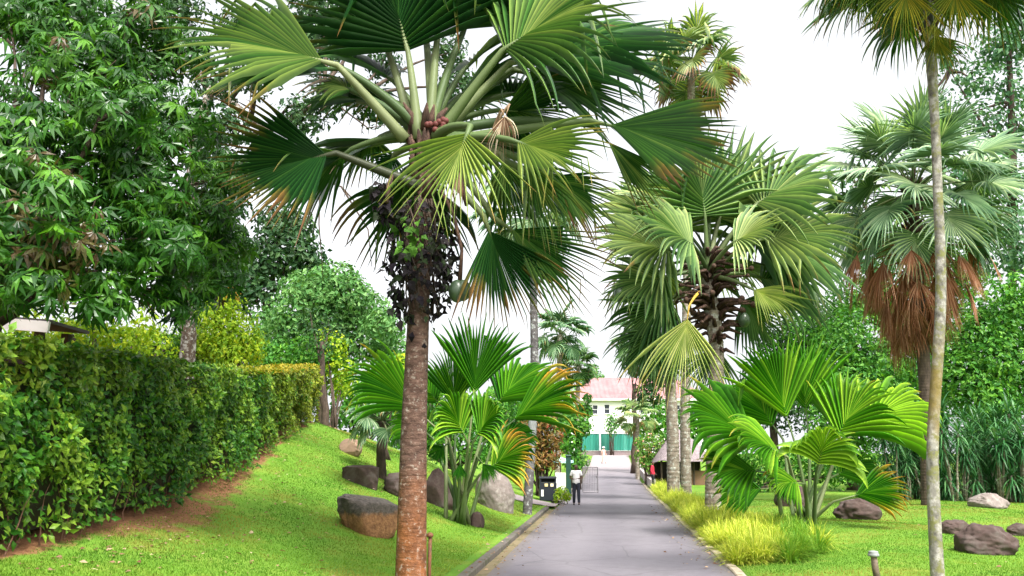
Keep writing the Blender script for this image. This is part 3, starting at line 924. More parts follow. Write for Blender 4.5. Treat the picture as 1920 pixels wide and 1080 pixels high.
    for (a, b) in (((735, 330), (725, 380)), ((850, 300), (875, 385))):
        p0, p1 = P(a[0], a[1], Y0 - .2), P(b[0], b[1], Y0 - .45)
        mb = MB().tube([p0, (p0 + p1) / 2 + A3(0, -.05, .05), p1], [.03, .04, .03], 8)
        mb.build('catkin', B_FIBRE, t, True)
    # reddish flower sheath between the stalks
    mb = MB()
    for i in range(9):
        mb.ball(P(818 + rng.normal(0, 10), 226 + rng.normal(0, 8), Y0 - .28), .05, 8, 6)
    mb.build('flower_sheath', plain_mat('sheath', (0.10, 0.025, 0.02), .7, .4), t, True)

    # creeper clothing the trunk under the crown
    cr = thing('climbing_plant', P(790, 600, Y0) + A3(0, -.1, 0), 'dark leafy creeper clothing the upper trunk of the tall front palm', 'climber')
    N = 600
    a = rng.uniform(0, 2 * math.pi, N)
    y = rng.uniform(395, 590, N)
    y = np.where(rng.random(N) < .7, rng.normal(490, 45, N), y)
    wid = np.interp(y, [330, 400, 450, 520, 560, 600], [.26, .42, .56, .56, .45, .25])
    rr = wid * np.sqrt(rng.uniform(.15, 1, N))
    C = np.array([P(790, q, Y0) for q in y]) + np.stack([np.cos(a) * rr, np.sin(a) * rr, rng.normal(0, .05, N)], -1)
    hang = rng.random(N) < .12
    C2 = np.array([P(716 + rng.normal(0, 9), rng.uniform(340, 410), Y0 - .2) for _ in range(60)])
    C3 = np.array([P(750 + rng.normal(0, 9), rng.uniform(540, 600), Y0 - .2) for _ in range(40)])
    C = np.concatenate([C, C2, C3])
    a = np.concatenate([a, rng.uniform(0, 6.28, 100)])
    N = len(C)
    D = np.stack([np.cos(a) * .5, np.sin(a) * .5, -np.ones(N) * .9], -1) + rng.normal(size=(N, 3)) * .6
    Nn = np.stack([np.cos(a), np.sin(a), np.full(N, .45)], -1) + rng.normal(size=(N, 3)) * .3
    L = rng.uniform(.08, .20, N)
    rn = np.clip(rng.beta(2, 3.2, N), 0, .70)
    br = (np.abs(C[:, 0] - P(778, 455, Y0)[0]) < .22) & (np.abs(C[:, 2] - P(778, 455, Y0)[2]) < .22) & (C[:, 1] < Y0 - .2)
    rn = np.where(br, rng.uniform(.8, 1, N), rn)
    V, T, st = leaves(C, D, Nn, L, L * .7, rng, 1, .2, .3)
    mk('foliage', V, T, M_CREEP, cr, {'rnd': np.repeat(rn, st)})
    mb = MB()
    for i in range(26):
        a0 = rng.uniform(0, 6.28)
        q = []
        for k_ in range(7):
            yy = 380 + k_ * 35
            a1 = a0 + k_ * .35
            r1 = .19 + .1 * rng.random()
            q.append(P(789, yy, Y0) + A3(math.cos(a1) * r1, math.sin(a1) * r1, 0))
        mb.tube(q, np.linspace(.015, .008, 7), 5)
    mb.build('stem', B_DARK, cr, True)


main_palm()

# ------------------------------------------------------------------ second palm right of the road
def second_palm():
    rng = np.random.default_rng(23)
    Y0 = 28.0
    foot = on(1334, Y0)
    t = thing('fan_palm', foot, 'fan palm behind the yellow grass with one drooping yellow stalked leaf', 'palm tree')
    pts = [foot - UP * .1] + [P(x, y, Y0) for x, y in ((1337, 880), (1342, 760), (1345, 660), (1335, 580), (1325, 520))]
    ringed_trunk(t, pts, [.28, .24, .23, .23, .26, .24], B_GREYPALM, rng=rng)
    mb = MB()
    for i in range(150):
        a = rng.uniform(0, 6.28)
        y = rng.uniform(475, 665)
        wd = np.interp(y, [470, 520, 580, 640, 670], [.6, 1.4, 1.3, .9, .45])
        c = P(1330 + (y - 500) * .1, y, Y0)
        d = A3(math.cos(a), math.sin(a), 0)
        e = c + d * wd * rng.uniform(.6, 1) + UP * rng.uniform(-.25, .35)
        mb.tube([c + d * .12, (c + e) / 2 + UP * .12, e], [.09, .07, .02], 5, a=rng.random())
        if i % 3 == 0: mb.ball(e, rng.uniform(.06, .12), 7, 5)
    mb.build('leaf_base', B_FIBRE, t, True)
    base = P(1327, 515, Y0)
    rows = [
        (1322, 405, -.3, 1300, 235, -.6, (.1, -1, .25), 190, dict(tone=.45, droop=.3)),
        (1350, 410, .4, 1420, 240, .6, (-.2, -.9, .4), 190, dict(tone=.7, droop=.5, dry=.15)),
        (1418, 382, -.4, 1575, 285, -.8, (-.4, -.75, .6), 180, dict(tone=.6, droop=.6)),
        (1432, 448, -.8, 1620, 420, -1.6, (-.1, -.8, .6), 170, dict(tone=.75, droop=.55, dry=.2)),
        (1415, 455, .6, 1610, 500, 1.2, (-.1, -.7, .7), 180, dict(tone=.3, droop=.7)),
        (1255, 470, -.5, 1100, 430, -1.2, (.1, -.75, .6), 180, dict(tone=.85, droop=.6)),
        (1240, 430, .6, 1120, 330, 1.2, (.3, -.8, .5), 190, dict(tone=.7, droop=.6)),
        (1250, 520, -.4, 1120, 545, -.8, (.1, -.8, .6), 160, dict(tone=.6, droop=.7)),
        (1260, 560, .5, 1140, 650, 1., (.2, -.8, .5), 160, dict(tone=.15, droop=.7)),
        (1292, 574, -1.5, 1266, 765, -2.3, (-.15, -1, .3), 98, dict(tone=.8, leaf=M_PALEPALM, base=(1312, 548, -1.0), stalk_r=.04, droop=.5, split=.35, shape=.1, fold=.05, stalk=M_STALKO, dry=.25, slim=.4, n=24)),
        (1402, 538, -1.2, 1510, 590, -2.2, (.1, -.9, .5), 110, dict(tone=.6, leaf=M_PALEPALM, droop=.6, split=.4)),
        (1425, 520, .6, 1580, 560, 1.0, (0, -.8, .6), 170, dict(tone=.2, droop=.7)),
        (1390, 560, .9, 1470, 660, 1.3, (.1, -.9, .4), 150, dict(tone=.2, droop=.6)),
        (1230, 610, .8, 1185, 730, 1.0, (.1, -1, .3), 140, dict(tone=.12, droop=.5)),
        (1280, 430, 1.0, 1210, 280, 1.5, (.3, -.9, .4), 190, dict(tone=.5, droop=.5)),
        (1380, 430, 1.2, 1480, 330, 2.0, (-.3, -.8, .5), 180, dict(tone=.45, droop=.6)),
        (1330, 380, 1.0, 1350, 240, 1.6, (0, -1, .3), 180, dict(tone=.55, droop=.5)),
        (1300, 460, -1.2, 1190, 380, -2.4, (.3, -.8, .6), 170, dict(tone=.6, droop=.8)),
        (1375, 455, -1.3, 1470, 400, -2.6, (-.2, -.8, .6), 170, dict(tone=.85, droop=.9)),
        (1350, 640, .3, 1310, 760, .3, (0, -1, .2), 110, dict(tone=.3, droop=.4, dry=.2)),
    ]
    table(t, base, Y0, rows, rng, M_PALM2, M_STALK, stalk_r=.07, n=26, K=9, costa=.25, split=.50, pleat=1.0, broken=.1, slim=.3)
    palm_auto(t, P(1330, 490, Y0 + .5), 12, 2.1, 2.7, rng, M_PALM2, M_STALK, el0=75, el1=-12, spread=150, n=24, K=8, droop=.5, droop_old=1.0, stalk_r=.05, split=.4,
              pleat=1.0, az0=.9, back=True, tone=lambda u, r: r.uniform(.3, 1.0), dry0=0, dry1=.3, broken=.12)
    # stubs of leaf stalks standing up in the crown are the stalks of the upright leaves; fruit nuts in the fibre
    for (x, y) in ((1162, 552), (1395, 600)):
        c = P(x, y, Y0 - .5)
        MB().ball(c, (.2, .2, .25), 10, 8).build('fruit', bpy.data.materials['fruit_skin'], t, True)


second_palm()

# ------------------------------------------------------------------ young palms (clumps without a trunk)
def young_left():
    rng = np.random.default_rng(31)
    Y0 = 22.0
    foot = GP(868, 982)
    Y0 = foot[1]
    t = thing('young_palm', foot, 'young fan palm clump on the left bank beside the round boulder, arching yellow edged leaves', 'young palm')
    b = foot + UP * .02
    rows = [
        (885, 765, .2, 905, 592, .1, (.1, -1, .15), 78, dict(tone=.3, droop=0.50, dry=-.1)),
        (850, 775, .5, 848, 650, .7, (.1, -1, .2), 79, dict(tone=.3, droop=0.65, dry=-.1)),
        (835, 790, -.4, 660, 660, -1.2, (.35, -.8, .5), 75, dict(tone=.45, droop=1.48, dry=.05)),
        (915, 800, -.4, 1092, 690, -1.2, (-.35, -.8, .5), 75, dict(tone=.4, droop=1.55, dry=.4)),
        (925, 735, .8, 1010, 665, 1.4, (-.3, -.8, .5), 108, dict(tone=.35, droop=1.25)),
        (905, 872, -.5, 1000, 820, -.9, (-.1, -.9, .45), 108, dict(tone=.6, droop=1.40, dry=.56)),
        (835, 800, -.7, 800, 860, -1.1, (.1, -.95, .3), 108, dict(tone=.08, droop=1.10)),
        (880, 800, -.9, 830, 730, -1.5, (.2, -.8, .6), 112, dict(tone=.6, droop=1.85)),
        (890, 800, -1.0, 940, 745, -1.7, (-.2, -.8, .6), 112, dict(tone=.55, droop=2.00)),
        (900, 830, -.6, 930, 900, -1.0, (-.2, -.9, .3), 79, dict(tone=.12, droop=0.95)),
        (862, 830, -.6, 862, 900, -.9, (.1, -1, .2), 72, dict(tone=.1, droop=0.80)),
        (800, 790, .9, 745, 760, 1.4, (.2, -.8, .5), 112, dict(tone=.5, droop=1.55)),
        (935, 800, .7, 1010, 800, 1.2, (0, -.8, .6), 112, dict(tone=.2, droop=1.55)),
        (830, 730, 1.0, 760, 680, 1.6, (.2, -.8, .5), 112, dict(tone=.4, droop=1.55)),
    ]
    rows = [list(r) for r in rows]
    for r in rows:
        r[0:2] = [r[0] + .18 * (868 - r[0]), r[1] + .17 * (984 - r[1])]
        r[8]['base'] = (868 + rng.normal(0, 16), 984 + rng.normal(0, 3), rng.normal(0, .12))
    table(t, b, Y0, rows, rng, M_YOUNG, M_STALK, stalk_r=.045, n=22, K=12, costa=.45, bow=.03, shape=.3, broken=.1, pleat=1.0, split=.68, arch=.16, slim=.3)
    return Y0


def young_right():
    rng = np.random.default_rng(37)
    foot = GP(1508, 992)
    Y0 = foot[1]
    t = thing('young_palm', foot, 'bright lime young fan palm clump standing in yellow grass on the right lawn edge', 'young palm')
    rows = [
        (1492, 815, -.1, 1428, 628, -.1, (.1, -1, .15), 85, dict(tone=.55, droop=0.50, dry=-.2)),
        (1520, 800, .5, 1495, 620, .7, (-.1, -1, .15), 79, dict(tone=.5, droop=0.57, dry=-.1)),
        (1440, 828, -.3, 1275, 730, -.8, (.35, -.75, .6), 108, dict(tone=.45, droop=1.40)),
        (1430, 865, -.7, 1312, 872, -1.3, (.1, -.7, .7), 108, dict(tone=.4, droop=1.25, dry=.08)),
        (1535, 865, -1.1, 1560, 775, -2.1, (0, -.75, .75), 125, dict(tone=.9, droop=2.15)),
        (1560, 820, -.2, 1640, 700, -.4, (-.35, -.8, .5), 108, dict(tone=.7, droop=1.25)),
        (1590, 800, .4, 1735, 715, .6, (-.3, -.75, .6), 112, dict(tone=.85, droop=1.70, dry=.1)),
        (1575, 930, -.5, 1705, 900, -1.0, (-.2, -.85, .5), 85, dict(tone=.35, droop=0.95, dry=.42)),
        (1480, 870, -.6, 1455, 935, -.9, (.2, -1, .2), 79, dict(tone=.1, droop=0.95)),
        (1470, 830, -.9, 1380, 800, -1.8, (.2, -.7, .7), 112, dict(tone=.55, droop=1.85)),
        (1555, 790, .9, 1600, 690, 1.4, (-.2, -.9, .4), 108, dict(tone=.6, droop=1.25)),
        (1460, 790, .8, 1380, 700, 1.4, (.2, -.9, .4), 108, dict(tone=.4, droop=1.25)),
        (1440, 900, .8, 1330, 920, 1.3, (.1, -.8, .6), 108, dict(tone=.35, droop=1.40)),
        (1560, 880, .9, 1650, 850, 1.4, (-.1, -.8, .6), 108, dict(tone=.3, droop=1.40)),
        (1510, 890, -1.2, 1440, 900, -2.0, (0, -.8, .6), 108, dict(tone=.6, droop=1.70)),
    ]
    rows = [list(r) for r in rows]
    for r in rows:
        r[0:2] = [r[0] + .18 * (1508 - r[0]), r[1] + .17 * (992 - r[1])]
        r[8]['base'] = (1508 + rng.normal(0, 16), 992 + rng.normal(0, 3), rng.normal(0, .12))
    table(t, foot, Y0, rows, rng, M_YOUNG, M_STALK, stalk_r=.045, n=22, K=12, costa=.45, bow=.03, shape=.3, broken=.1, pleat=1.0, split=.68, arch=.16, slim=.3)


young_left()
young_right()

# ------------------------------------------------------------------ other palms
def skirt_palm():
    rng = np.random.default_rng(41)
    Y0 = 33.0
    foot = on(1738, Y0)
    t = thing('fan_palm', foot, 'silvery green fan palm with a hanging skirt of rust brown dead leaves', 'palm tree')
    c = P(1712, 362, Y0)
    pts = [foot - UP * .1, P(1737, 760, Y0), P(1730, 640, Y0), P(1716, 500, Y0), c]
    ringed_trunk(t, pts, [.3, .24, .24, .25, .2], B_DARK, rng=rng)
    mb = MB()
    for i in range(70):
        a = rng.uniform(0, 6.28)
        y = rng.uniform(330, 470)
        cc = P(1710, y, Y0)
        d = A3(math.cos(a), math.sin(a), 0)
        mb.tube([cc + d * .1, cc + d * .35 + UP * .15, cc + d * rng.uniform(.4, .6) + UP * .3], [.08, .06, .02], 5, a=rng.random())
    mb.build('leaf_base', B_FIBRE, t, True)
    palm_auto(t, c, 42, 2.35, 2.35, rng, M_SILVER, M_STALK, el0=86, el1=-45, spread=235, n=28, K=7, droop=.35, droop_old=.8,
              stalk_r=.028, split=.42, costa=.2, tone=lambda u, r: r.uniform(.25, .9), dry0=-.1, dry1=0.0)
    for i in range(62):
        a = i * 2.39996
        u = (i + .5) / 62
        z0 = P(1714, 470 + 150 * u, Y0)
        d = A3(math.cos(a), math.sin(a), 0)
        rad = np.interp(u, [0, .35, .8, 1], [1.95, 1.5, .75, .4]) * rng.uniform(.7, 1.15)
        h = z0 + d * rad * 1.15 + UP * .1
        tip = h + d * .35 * rad + UP * -rng.uniform(1.3, 2.0)
        frond(t, z0 + UP * .4, h, tip, d + UP * .1, 85, rng, M_RUST, M_RUST, stalk_r=.02, name='dead_frond', n=20, K=6, droop=.8, split=.3, fold=.05, broken=.1, costa=.1, shape=.1)


def thin_palm():
    rng = np.random.default_rng(43)
    Y0 = 12.0
    line = [(1757, 1092), (1752, 980), (1747, 850), (1752, 760), (1760, 650), (1765, 560), (1764, 480), (1759, 380), (1754, 240), (1748, 150), (1744, 70), (1742, -20)]
    foot = P(*line[0], Y0)
    foot[2] = ground(foot[0], foot[1])
    t = thing('fan_palm', foot, 'slender pale palm on the right lawn with yellow brown fronds at the top edge', 'palm tree')
    pts = [foot - UP * .1] + [P(x, y, Y0) for x, y in line[1:]]
    ringed_trunk(t, pts, [.096, .086, .08, .077, .076, .074, .072, .069, .065, .072, .09, .085], B_PALE, rng=rng, step=.15, amp=.008)
    c = P(1742, -20, Y0)
    palm_auto(t, c, 22, 1.0, 1.2, rng, M_PALM, M_STALK, el0=80, el1=5, spread=240, n=30, K=7, droop=.9, droop_old=1.6, stalk_r=.018, split=.4, tone=lambda u, r: r.uniform(.2, .6))
    # old leaves hanging round the crown
    for i, (hx, hy, dy, tx, ty, lm, spr, rr) in enumerate([
            (1640, -45, .2, 1600, 70, 0, 120, 0), (1670, -40, -.5, 1660, 75, 0, 120, 0), (1700, -30, -.7, 1690, 80, 1, 110, 0), (1725, -40, .5, 1705, 70, 1, 110, 0),
            (1790, -35, -.6, 1800, 90, 1, 110, 0), (1830, -45, -.2, 1850, 60, 0, 120, 0), (1860, -50, .4, 1890, 40, 0, 120, 0), (1770, -30, .7, 1780, 75, 1, 110, 0),
            (1880, -60, -.3, 1905, 25, 0, 110, 0), (1620, -60, -.5, 1585, 40, 0, 110, 0), (1750, 60, -.35, 1790, 150, 1, 120, 1), (1760, 70, .2, 1805, 130, 0, 120, 1), (1735, 50, -.3, 1722, 110, 0, 60, 1), (1745, 40, -.5, 1760, 90, 1, 100, 0)]):
        h, tp = P(hx, hy, Y0 + dy), P(tx, ty, Y0 + dy * 1.5)
        frond(t, c, h, tp, A3(0.1, -1, .15) if i % 2 else A3(-.2, -.9, .2), spr, rng, M_OLDPALM, M_STALKD, stalk_r=.018, name='frond', tone=rng.uniform(.4, .95) if lm else rng.uniform(0.1, .5),
              n=26, K=7, droop=.7, split=.32, dry=rng.uniform(.1, .35), fold=.1, broken=.12)
    mb = MB()
    for i in range(16):
        a = rng.uniform(0, 6.28)
        cc = P(1744, rng.uniform(-10, 75), Y0)
        d = A3(math.cos(a), math.sin(a), 0)
        mb.tube([cc + d * .05, cc + d * .12 + UP * .15, cc + d * .2 + UP * .3], [.04, .03, .01], 5)
    mb.build('leaf_base', B_FIBRE, t, True)


def plain_palm(px, Y0, line, rad, bark, label, cr, nf, pet, R, leafm, seed, el0=82, el1=-45, n=22, tone=(.2, .8), dry1=.1, droop=.8, group=None, dead=0, stalkm=None, spread=230):
    rng = np.random.default_rng(seed)
    foot = on(px, Y0)
    t = thing('fan_palm', foot, label, 'palm tree', group)
    pts = [foot - UP * .1] + [P(x, y, Y0) for x, y in line]
    c = P(cr[0], cr[1], Y0)
    pts.append(c)
    ringed_trunk(t, pts, np.linspace(rad * 1.12, rad * .85, len(pts)), bark, rng=rng, step=.2, n=10)
    palm_auto(t, c, nf, pet, R, rng, leafm, stalkm or M_STALK, el0=el0, el1=el1, spread=spread, n=n, K=6, droop=droop, droop_old=1.2, stalk_r=.022, split=.45, tone=lambda u, r: r.uniform(*tone), dry1=dry1)
    for i in range(dead):
        a = i * 2.4
        d = A3(math.cos(a), math.sin(a), 0)
        z0 = c - UP * (.3 + .05 * i)
        h = z0 + d * .5
        frond(t, z0, h, h + d * .3 - UP * R * rng.uniform(1.0, 1.5), d, 70, rng, M_OLDPALM, M_STALKD, stalk_r=.02, name='dead_frond', n=14, K=6, droop=.8, split=.3, dry=.2)
    return t


skirt_palm()
thin_palm()
plain_palm(1286, 44, [(1284, 800), (1287, 600), (1292, 400), (1296, 200)], .24, B_GREYPALM, 'very tall palm with yellow green crown, pale trunk beside the thatched hut', (1296, 118), 20, 1.6, 2.1, M_PALM2, 51, n=20, tone=(.6, 1), dry1=.6)
plain_palm(1262, 40, [(1261, 800), (1256, 700)], .27, B_GREYPALM, 'brown trunked palm beside the thatched hut, hanging grey green leaves over the road edge', (1228, 640), 20, 1.0, 1.4, M_PALM2, 52, n=20, tone=(.1, .5), dead=7, el1=-55)
plain_palm(988, 30, [(995, 850), (1002, 740), (1002, 640), (1000, 540)], .15, B_SLIM, 'slim leaning palm with lichen whitened trunk between the lawn and the litter bin', (990, 408), 22, 1.1, 1.35, M_SILVER, 53, n=20, tone=(.1, .6), el1=-50)
plain_palm(716, 26, [(714, 850)], .14, B_DARK, 'small blue green fan palm half hidden behind the rust stained trunk', (716, 790), 13, .55, .8, M_SILVER, 54, n=20, tone=(.2, .6), el1=-30)
plain_palm(1046, 62, [(1047, 760), (1049, 690)], .22, B_GREYPALM, 'distant grey green palm left of the road in front of the white house', (1050, 628), 20, 1.3, 1.5, M_SILVER, 55, n=16, tone=(.05, .4))
plain_palm(1082, 74, [(1083, 780)], .2, B_GREYPALM, 'small distant palm crown just left of the red roof', (1084, 688), 18, 1.0, 1.3, M_PALM2, 56, n=14, tone=(.05, .4), dry1=.25)
plain_palm(1196, 66, [(1195, 835)], .16, B_GREYPALM, 'low yellowish palm at the right end of the green fence', (1196, 782), 15, 1.0, 1.1, M_PALM2, 57, n=14, tone=(.5, .95), dry1=.4)

# ------------------------------------------------------------------ hedges
def clipped_hedge(name_label, y0, y1, xf, thick, ztop, rng, per, leaf, cat='hedge', twigs=True, age_fn=None, zbot=None):
    ym = (y0 + y1) / 2
    base = A3(float(xf(ym)) - thick / 2, ym, float(ground(xf(ym) - .3, ym)))
    t = thing('clipped_hedge', base, name_label, cat)
    gz = lambda x, y: ground(x, y) if zbot is None else zbot(y)
    # dark woody core
    Ys = np.linspace(y0 + .3, y1 - .3, 40)
    V, f = [], []
    for y in Ys:
        x = float(xf(y))
        zb = float(gz(x - .3, y))
        zt = float(ztop(y))
        w = .12 * math.sin(y * 2.3) + .08 * math.sin(y * 5.1)
        for (dx, z) in ((-.42, zb + .12), (-.30, zb + .5), (-.28 + w * .4, zb * .4 + zt * .6), (-.35, zt - .25), (-thick + .3, zt - .25), (-thick + .3, zb)):
            V.append([x + dx, y, z])
    n = len(Ys)
    for i in range(n - 1):
        for k in range(5):
            f.append([i * 6 + k, i * 6 + k + 1, (i + 1) * 6 + k + 1, (i + 1) * 6 + k])
    f4 = f + [[0, 1, 4, 5], [1, 2, 3, 4]] + [[(n - 1) * 6 + q for q in r] for r in ([5, 4, 1, 0], [4, 3, 2, 1])]
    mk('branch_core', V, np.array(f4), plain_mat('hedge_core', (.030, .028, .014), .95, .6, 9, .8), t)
    # leaves over the front, the top and the far end
    Ln = y1 - y0
    Hm = float(np.mean([ztop(y) - gz(xf(y), y) for y in Ys]))
    CC, NN, AG, RN = [], [], [], []
    def put(n, kind):
        y = rng.uniform(y0, y1, n)
        x = xf(y)
        zb, zt = gz(x - .2, y), ztop(y)
        if kind == 'front':
            v = rng.random(n)
            v = np.where((v < .22) & (rng.random(n) < .55), rng.uniform(.2, 1, n), v)
            lump = .5 * fbm(np.stack([y * .9, v * 2.0, y * 0], -1), 3) + .22 * fbm(np.stack([y * 3.1, v * 6, y * 0], -1), 5)
            dep = np.abs(rng.normal(0, .13, n))
            low = np.clip(.35 - v, 0, .35) * .1 - np.clip(.12 - v, 0, .12) * 1.2 * rng.random(n)
            C = np.stack([x + lump - dep - low, y, zb + .12 + (zt - zb - .1) * v], -1)
            N = np.stack([np.full(n, 1.), np.full(n, -.15), np.full(n, .45)], -1)
        elif kind == 'top':
            u = rng.random(n)
            lump = .06 * fbm(np.stack([y * 1.7, u * 2, y * 0], -1), 8)
            C = np.stack([x - u * thick, y, zt + lump - np.abs(rng.normal(0, .06, n))], -1)
            N = np.stack([np.full(n, .1), np.zeros(n), np.full(n, 1.)], -1)
            v = np.ones(n)
        else:
            u, v = rng.random(n), rng.random(n)
            e = y1 if kind == 'far' else y0
            x = xf(np.full(n, e))
            C = np.stack([x - u * thick, np.full(n, e) + rng.normal(0, .06, n), gz(x, np.full(n, e)) + (ztop(e) - gz(x, np.full(n, e))) * v], -1)
            N = np.stack([np.full(n, .3), np.full(n, 1. if kind == 'far' else -1.), np.full(n, .3)], -1)
        CC.append(C)
        NN.append(N + rng.normal(size=(n, 3)) * .45)
        pat = fbm(C * 1.3, 21)
        RN.append(np.clip(rng.normal(.46, .24, n) + pat * .7, 0, 1))
        AG.append(age_fn(C[:, 1], v, pat, rng) if age_fn else np.zeros(n))
    put(int(Ln * Hm * per), 'front')
    put(int(Ln * thick * per * .8), 'top')
    put(int(Hm * thick * per), 'far')
    put(int(Hm * thick * per * .5), 'near')
    C, N = np.concatenate(CC), unit(np.concatenate(NN))
    D = rand_dirs(len(C), rng)
    D = unit(D - N * np.sum(D * N, -1, keepdims=True) * .8 + N * .25)
    L = leaf * rng.uniform(.6, 1.35, len(C)) 
    V, T, st = leaves(C, D, N, L, L * .55, rng, 1, .15, .15)
    mk('foliage', V, T, M_HEDGE, t, {'rnd': np.repeat(np.concatenate(RN), st), 'age': np.repeat(np.concatenate(AG), st)})
    if twigs:
        mb = MB()
        for i in range(150):
            y = y0 + (y1 - y0) * (i + rng.random()) / 150
            x = float(xf(y)) - rng.uniform(.12, .5)
            z = float(gz(x, y))
            p = A3(x, y, z - .05)
            q = p + A3(rng.uniform(-.15, .18), rng.uniform(-.3, .3), rng.uniform(.5, 1.0))
            mb.tube(wavy(p, q, 5, rng, .03), np.linspace(rng.uniform(.005, .011), .003, 5), 5, a=rng.random())
        mb.build('stem', B_BROWN, t)
    return t


def build_hedges():
    rng = np.random.default_rng(61)
    zt = lambda y: np.interp(y, [-2, 5, 9, 15.6, 20, 26, 31], [3.2, 3.25, 3.3, 3.68, 4.0, 4.6, 5.25])
    age = lambda y, v, pat, r: np.clip((np.clip((v - .93) / .07, 0, 1) * np.clip((y - 17) / 6, 0, 1) * .9 + np.clip((y - 21) / 8, 0, 1) * .38 + np.clip(.30 - y * .014, 0, .25) * (v > .75) * (r.random(len(y)) < .8)
                                       + .12 * (r.random(len(y)) < .12)) + pat * .2, 0, 1) * (r.random(len(y)) < .85)
    clipped_hedge('long clipped hedge running up the left bank, yellow new growth at its far end', 3.0, 31, hedge_x, 1.5, zt, rng, 560, .115, age_fn=age)
    xb = lambda y: np.interp(y, [20, 34], [-9.6, -10.7])
    zb = lambda y: np.interp(y, [20, 34], [5.0, 6.45])
    rng = np.random.default_rng(62)
    clipped_hedge('second clipped hedge behind the long hedge, showing above it beside the mottled trunk', 19, 33.5, xb, 1.2, zb, rng, 300, .11, twigs=False, age_fn=lambda y, v, p, r: np.clip(p, 0, .4))


build_hedges()

# ------------------------------------------------------------------ trees on the left
def left_trees():
    rng = np.random.default_rng(71)
    blobs = pb([(60, 320, 10.5, 120), (185, 255, 11.3, 115), (150, 130, 12, 105), (255, 330, 11.5, 115), (325, 235, 12.2, 95), (40, 470, 10, 105),
                (175, 455, 10.8, 115), (290, 455, 11.8, 105), (375, 400, 12.6, 75), (395, 505, 13, 62), (250, 40, 12.8, 85), (130, 20, 13, 80), (345, 95, 13.5, 62), (20, 260, 10.5, 85),
                (70, 545, 9.6, 55), (190, 560, 10.6, 52), (320, 560, 12, 50), (-40, 380, 10, 120), (-60, 200, 11, 130), (410, 330, 13.5, 60), (60, 20, 13, 55), (440, 440, 14, 42), (225, 190, 10.6, 75), (110, 380, 9.4, 70), (90, 60, 12.5, 66), (200, 100, 12.2, 70), (15, 20, 12.5, 60), (280, 120, 13, 60)])
    age = lambda C, bi, r: np.where(fbm(C * .9, 4) > .33, .75, 0.0) * (r.random(len(C)) < .6)
    base = on(-60, 10.3)
    p0 = P(12, 575, 10.3)
    t = broad_tree('broadleaf_tree', base, 'large dark green broadleaf tree with drooping leaf whorls filling the upper left', 'tree', P(10, 480, 10.5), .2, blobs, B_DARK, M_MANGO, rng,
                   per=25, leaf=.235, whorl=8, aspect=.235, detail=1, inner=.45, age=age, lump=.4, up=.5, droop=.8)
    rng = np.random.default_rng(72)
    blobs = pb([(560, 225, 21, 48, .8), (610, 190, 21, 40, .8), (480, 140, 21, 46, .8), (600, 90, 22, 60, .8), (530, 60, 22, 55), (430, 240, 20, 44), (455, 60, 22, 55), (590, 20, 22, 55),
                (400, 160, 21, 46, .7), (330, 20, 21, 60), (420, 380, 20.5, 50), (445, 330, 20.5, 46), (400, 300, 20.5, 50), (700, 200, 22, 42, .8), (720, 120, 22, 40, .7), (680, 40, 22, 45, .8), (860, 160, 23, 45, .8), (840, 100, 23, 40, .7),
                (380, 440, 20, 50), (350, 500, 20, 45), (420, 470, 20, 45)])
    twigs = []
    for pts in ([(600, 335, 21), (640, 350, 21), (672, 385, 21), (700, 415, 21), (706, 470, 21)], [(505, 245, 21.5), (560, 300, 21), (600, 335, 21)], [(640, 350, 21), (690, 430, 21), (697, 500, 21)], [(610, 180, 21), (690, 240, 21), (720, 235, 21)], [(600, 335, 21), (598, 420, 21), (606, 520, 21)]):
        twigs.append(([P(*q) for q in pts], .028, .008))
    limbs = [([P(345, 560, 22), P(352, 420, 22), P(370, 250, 22), P(395, 170, 22), P(430, 190, 22), P(470, 225, 22), P(505, 245, 21.5), P(560, 215, 21), P(610, 180, 21)], .2, .05),
             ([P(395, 170, 22), P(350, 110, 22), P(300, 60, 22), P(250, -20, 22)], .12, .06), ([P(505, 245, 21.5), P(540, 200, 21), P(600, 195, 21), P(650, 195, 21)], .05, .02)] + twigs
    base = on(346, 22)
    broad_tree('broadleaf_tree', base, 'dark tree with white mottled trunk rising behind the long hedge', 'tree', P(352, 420, 22), .245, blobs, B_MOTTLE, M_DARKTREE, rng,
               limbs=limbs, per=110, leaf=.19, aspect=.5, detail=1, inner=.5, lump=.45, up=.3)


left_trees()


def bush(name, px, py_c, Y, label, cat, blobs, leafm, seed, stem_r=.06, bark=None, group=None, **kw):
    rng = np.random.default_rng(seed)
    base = on(px, Y)
    t = thing(name, base, label, cat, group)
    mb = MB()
    for (c, r, w) in blobs:
        for _ in range(2):
            e = np.asarray(c) + rand_dirs(1, rng)[0] * np.asarray(r) * .5
            p = base + A3(rng.normal(0, .15), rng.normal(0, .15), -.1)
            mb.tube(wavy(p, e, 5, rng, .05), np.linspace(stem_r, stem_r * .2, 5), 5, a=rng.random())
    mb.build('stem', bark or B_DARK, t, True)
    crown('foliage', blobs, rng=rng, mat=leafm, parent=t, **kw)
    return t


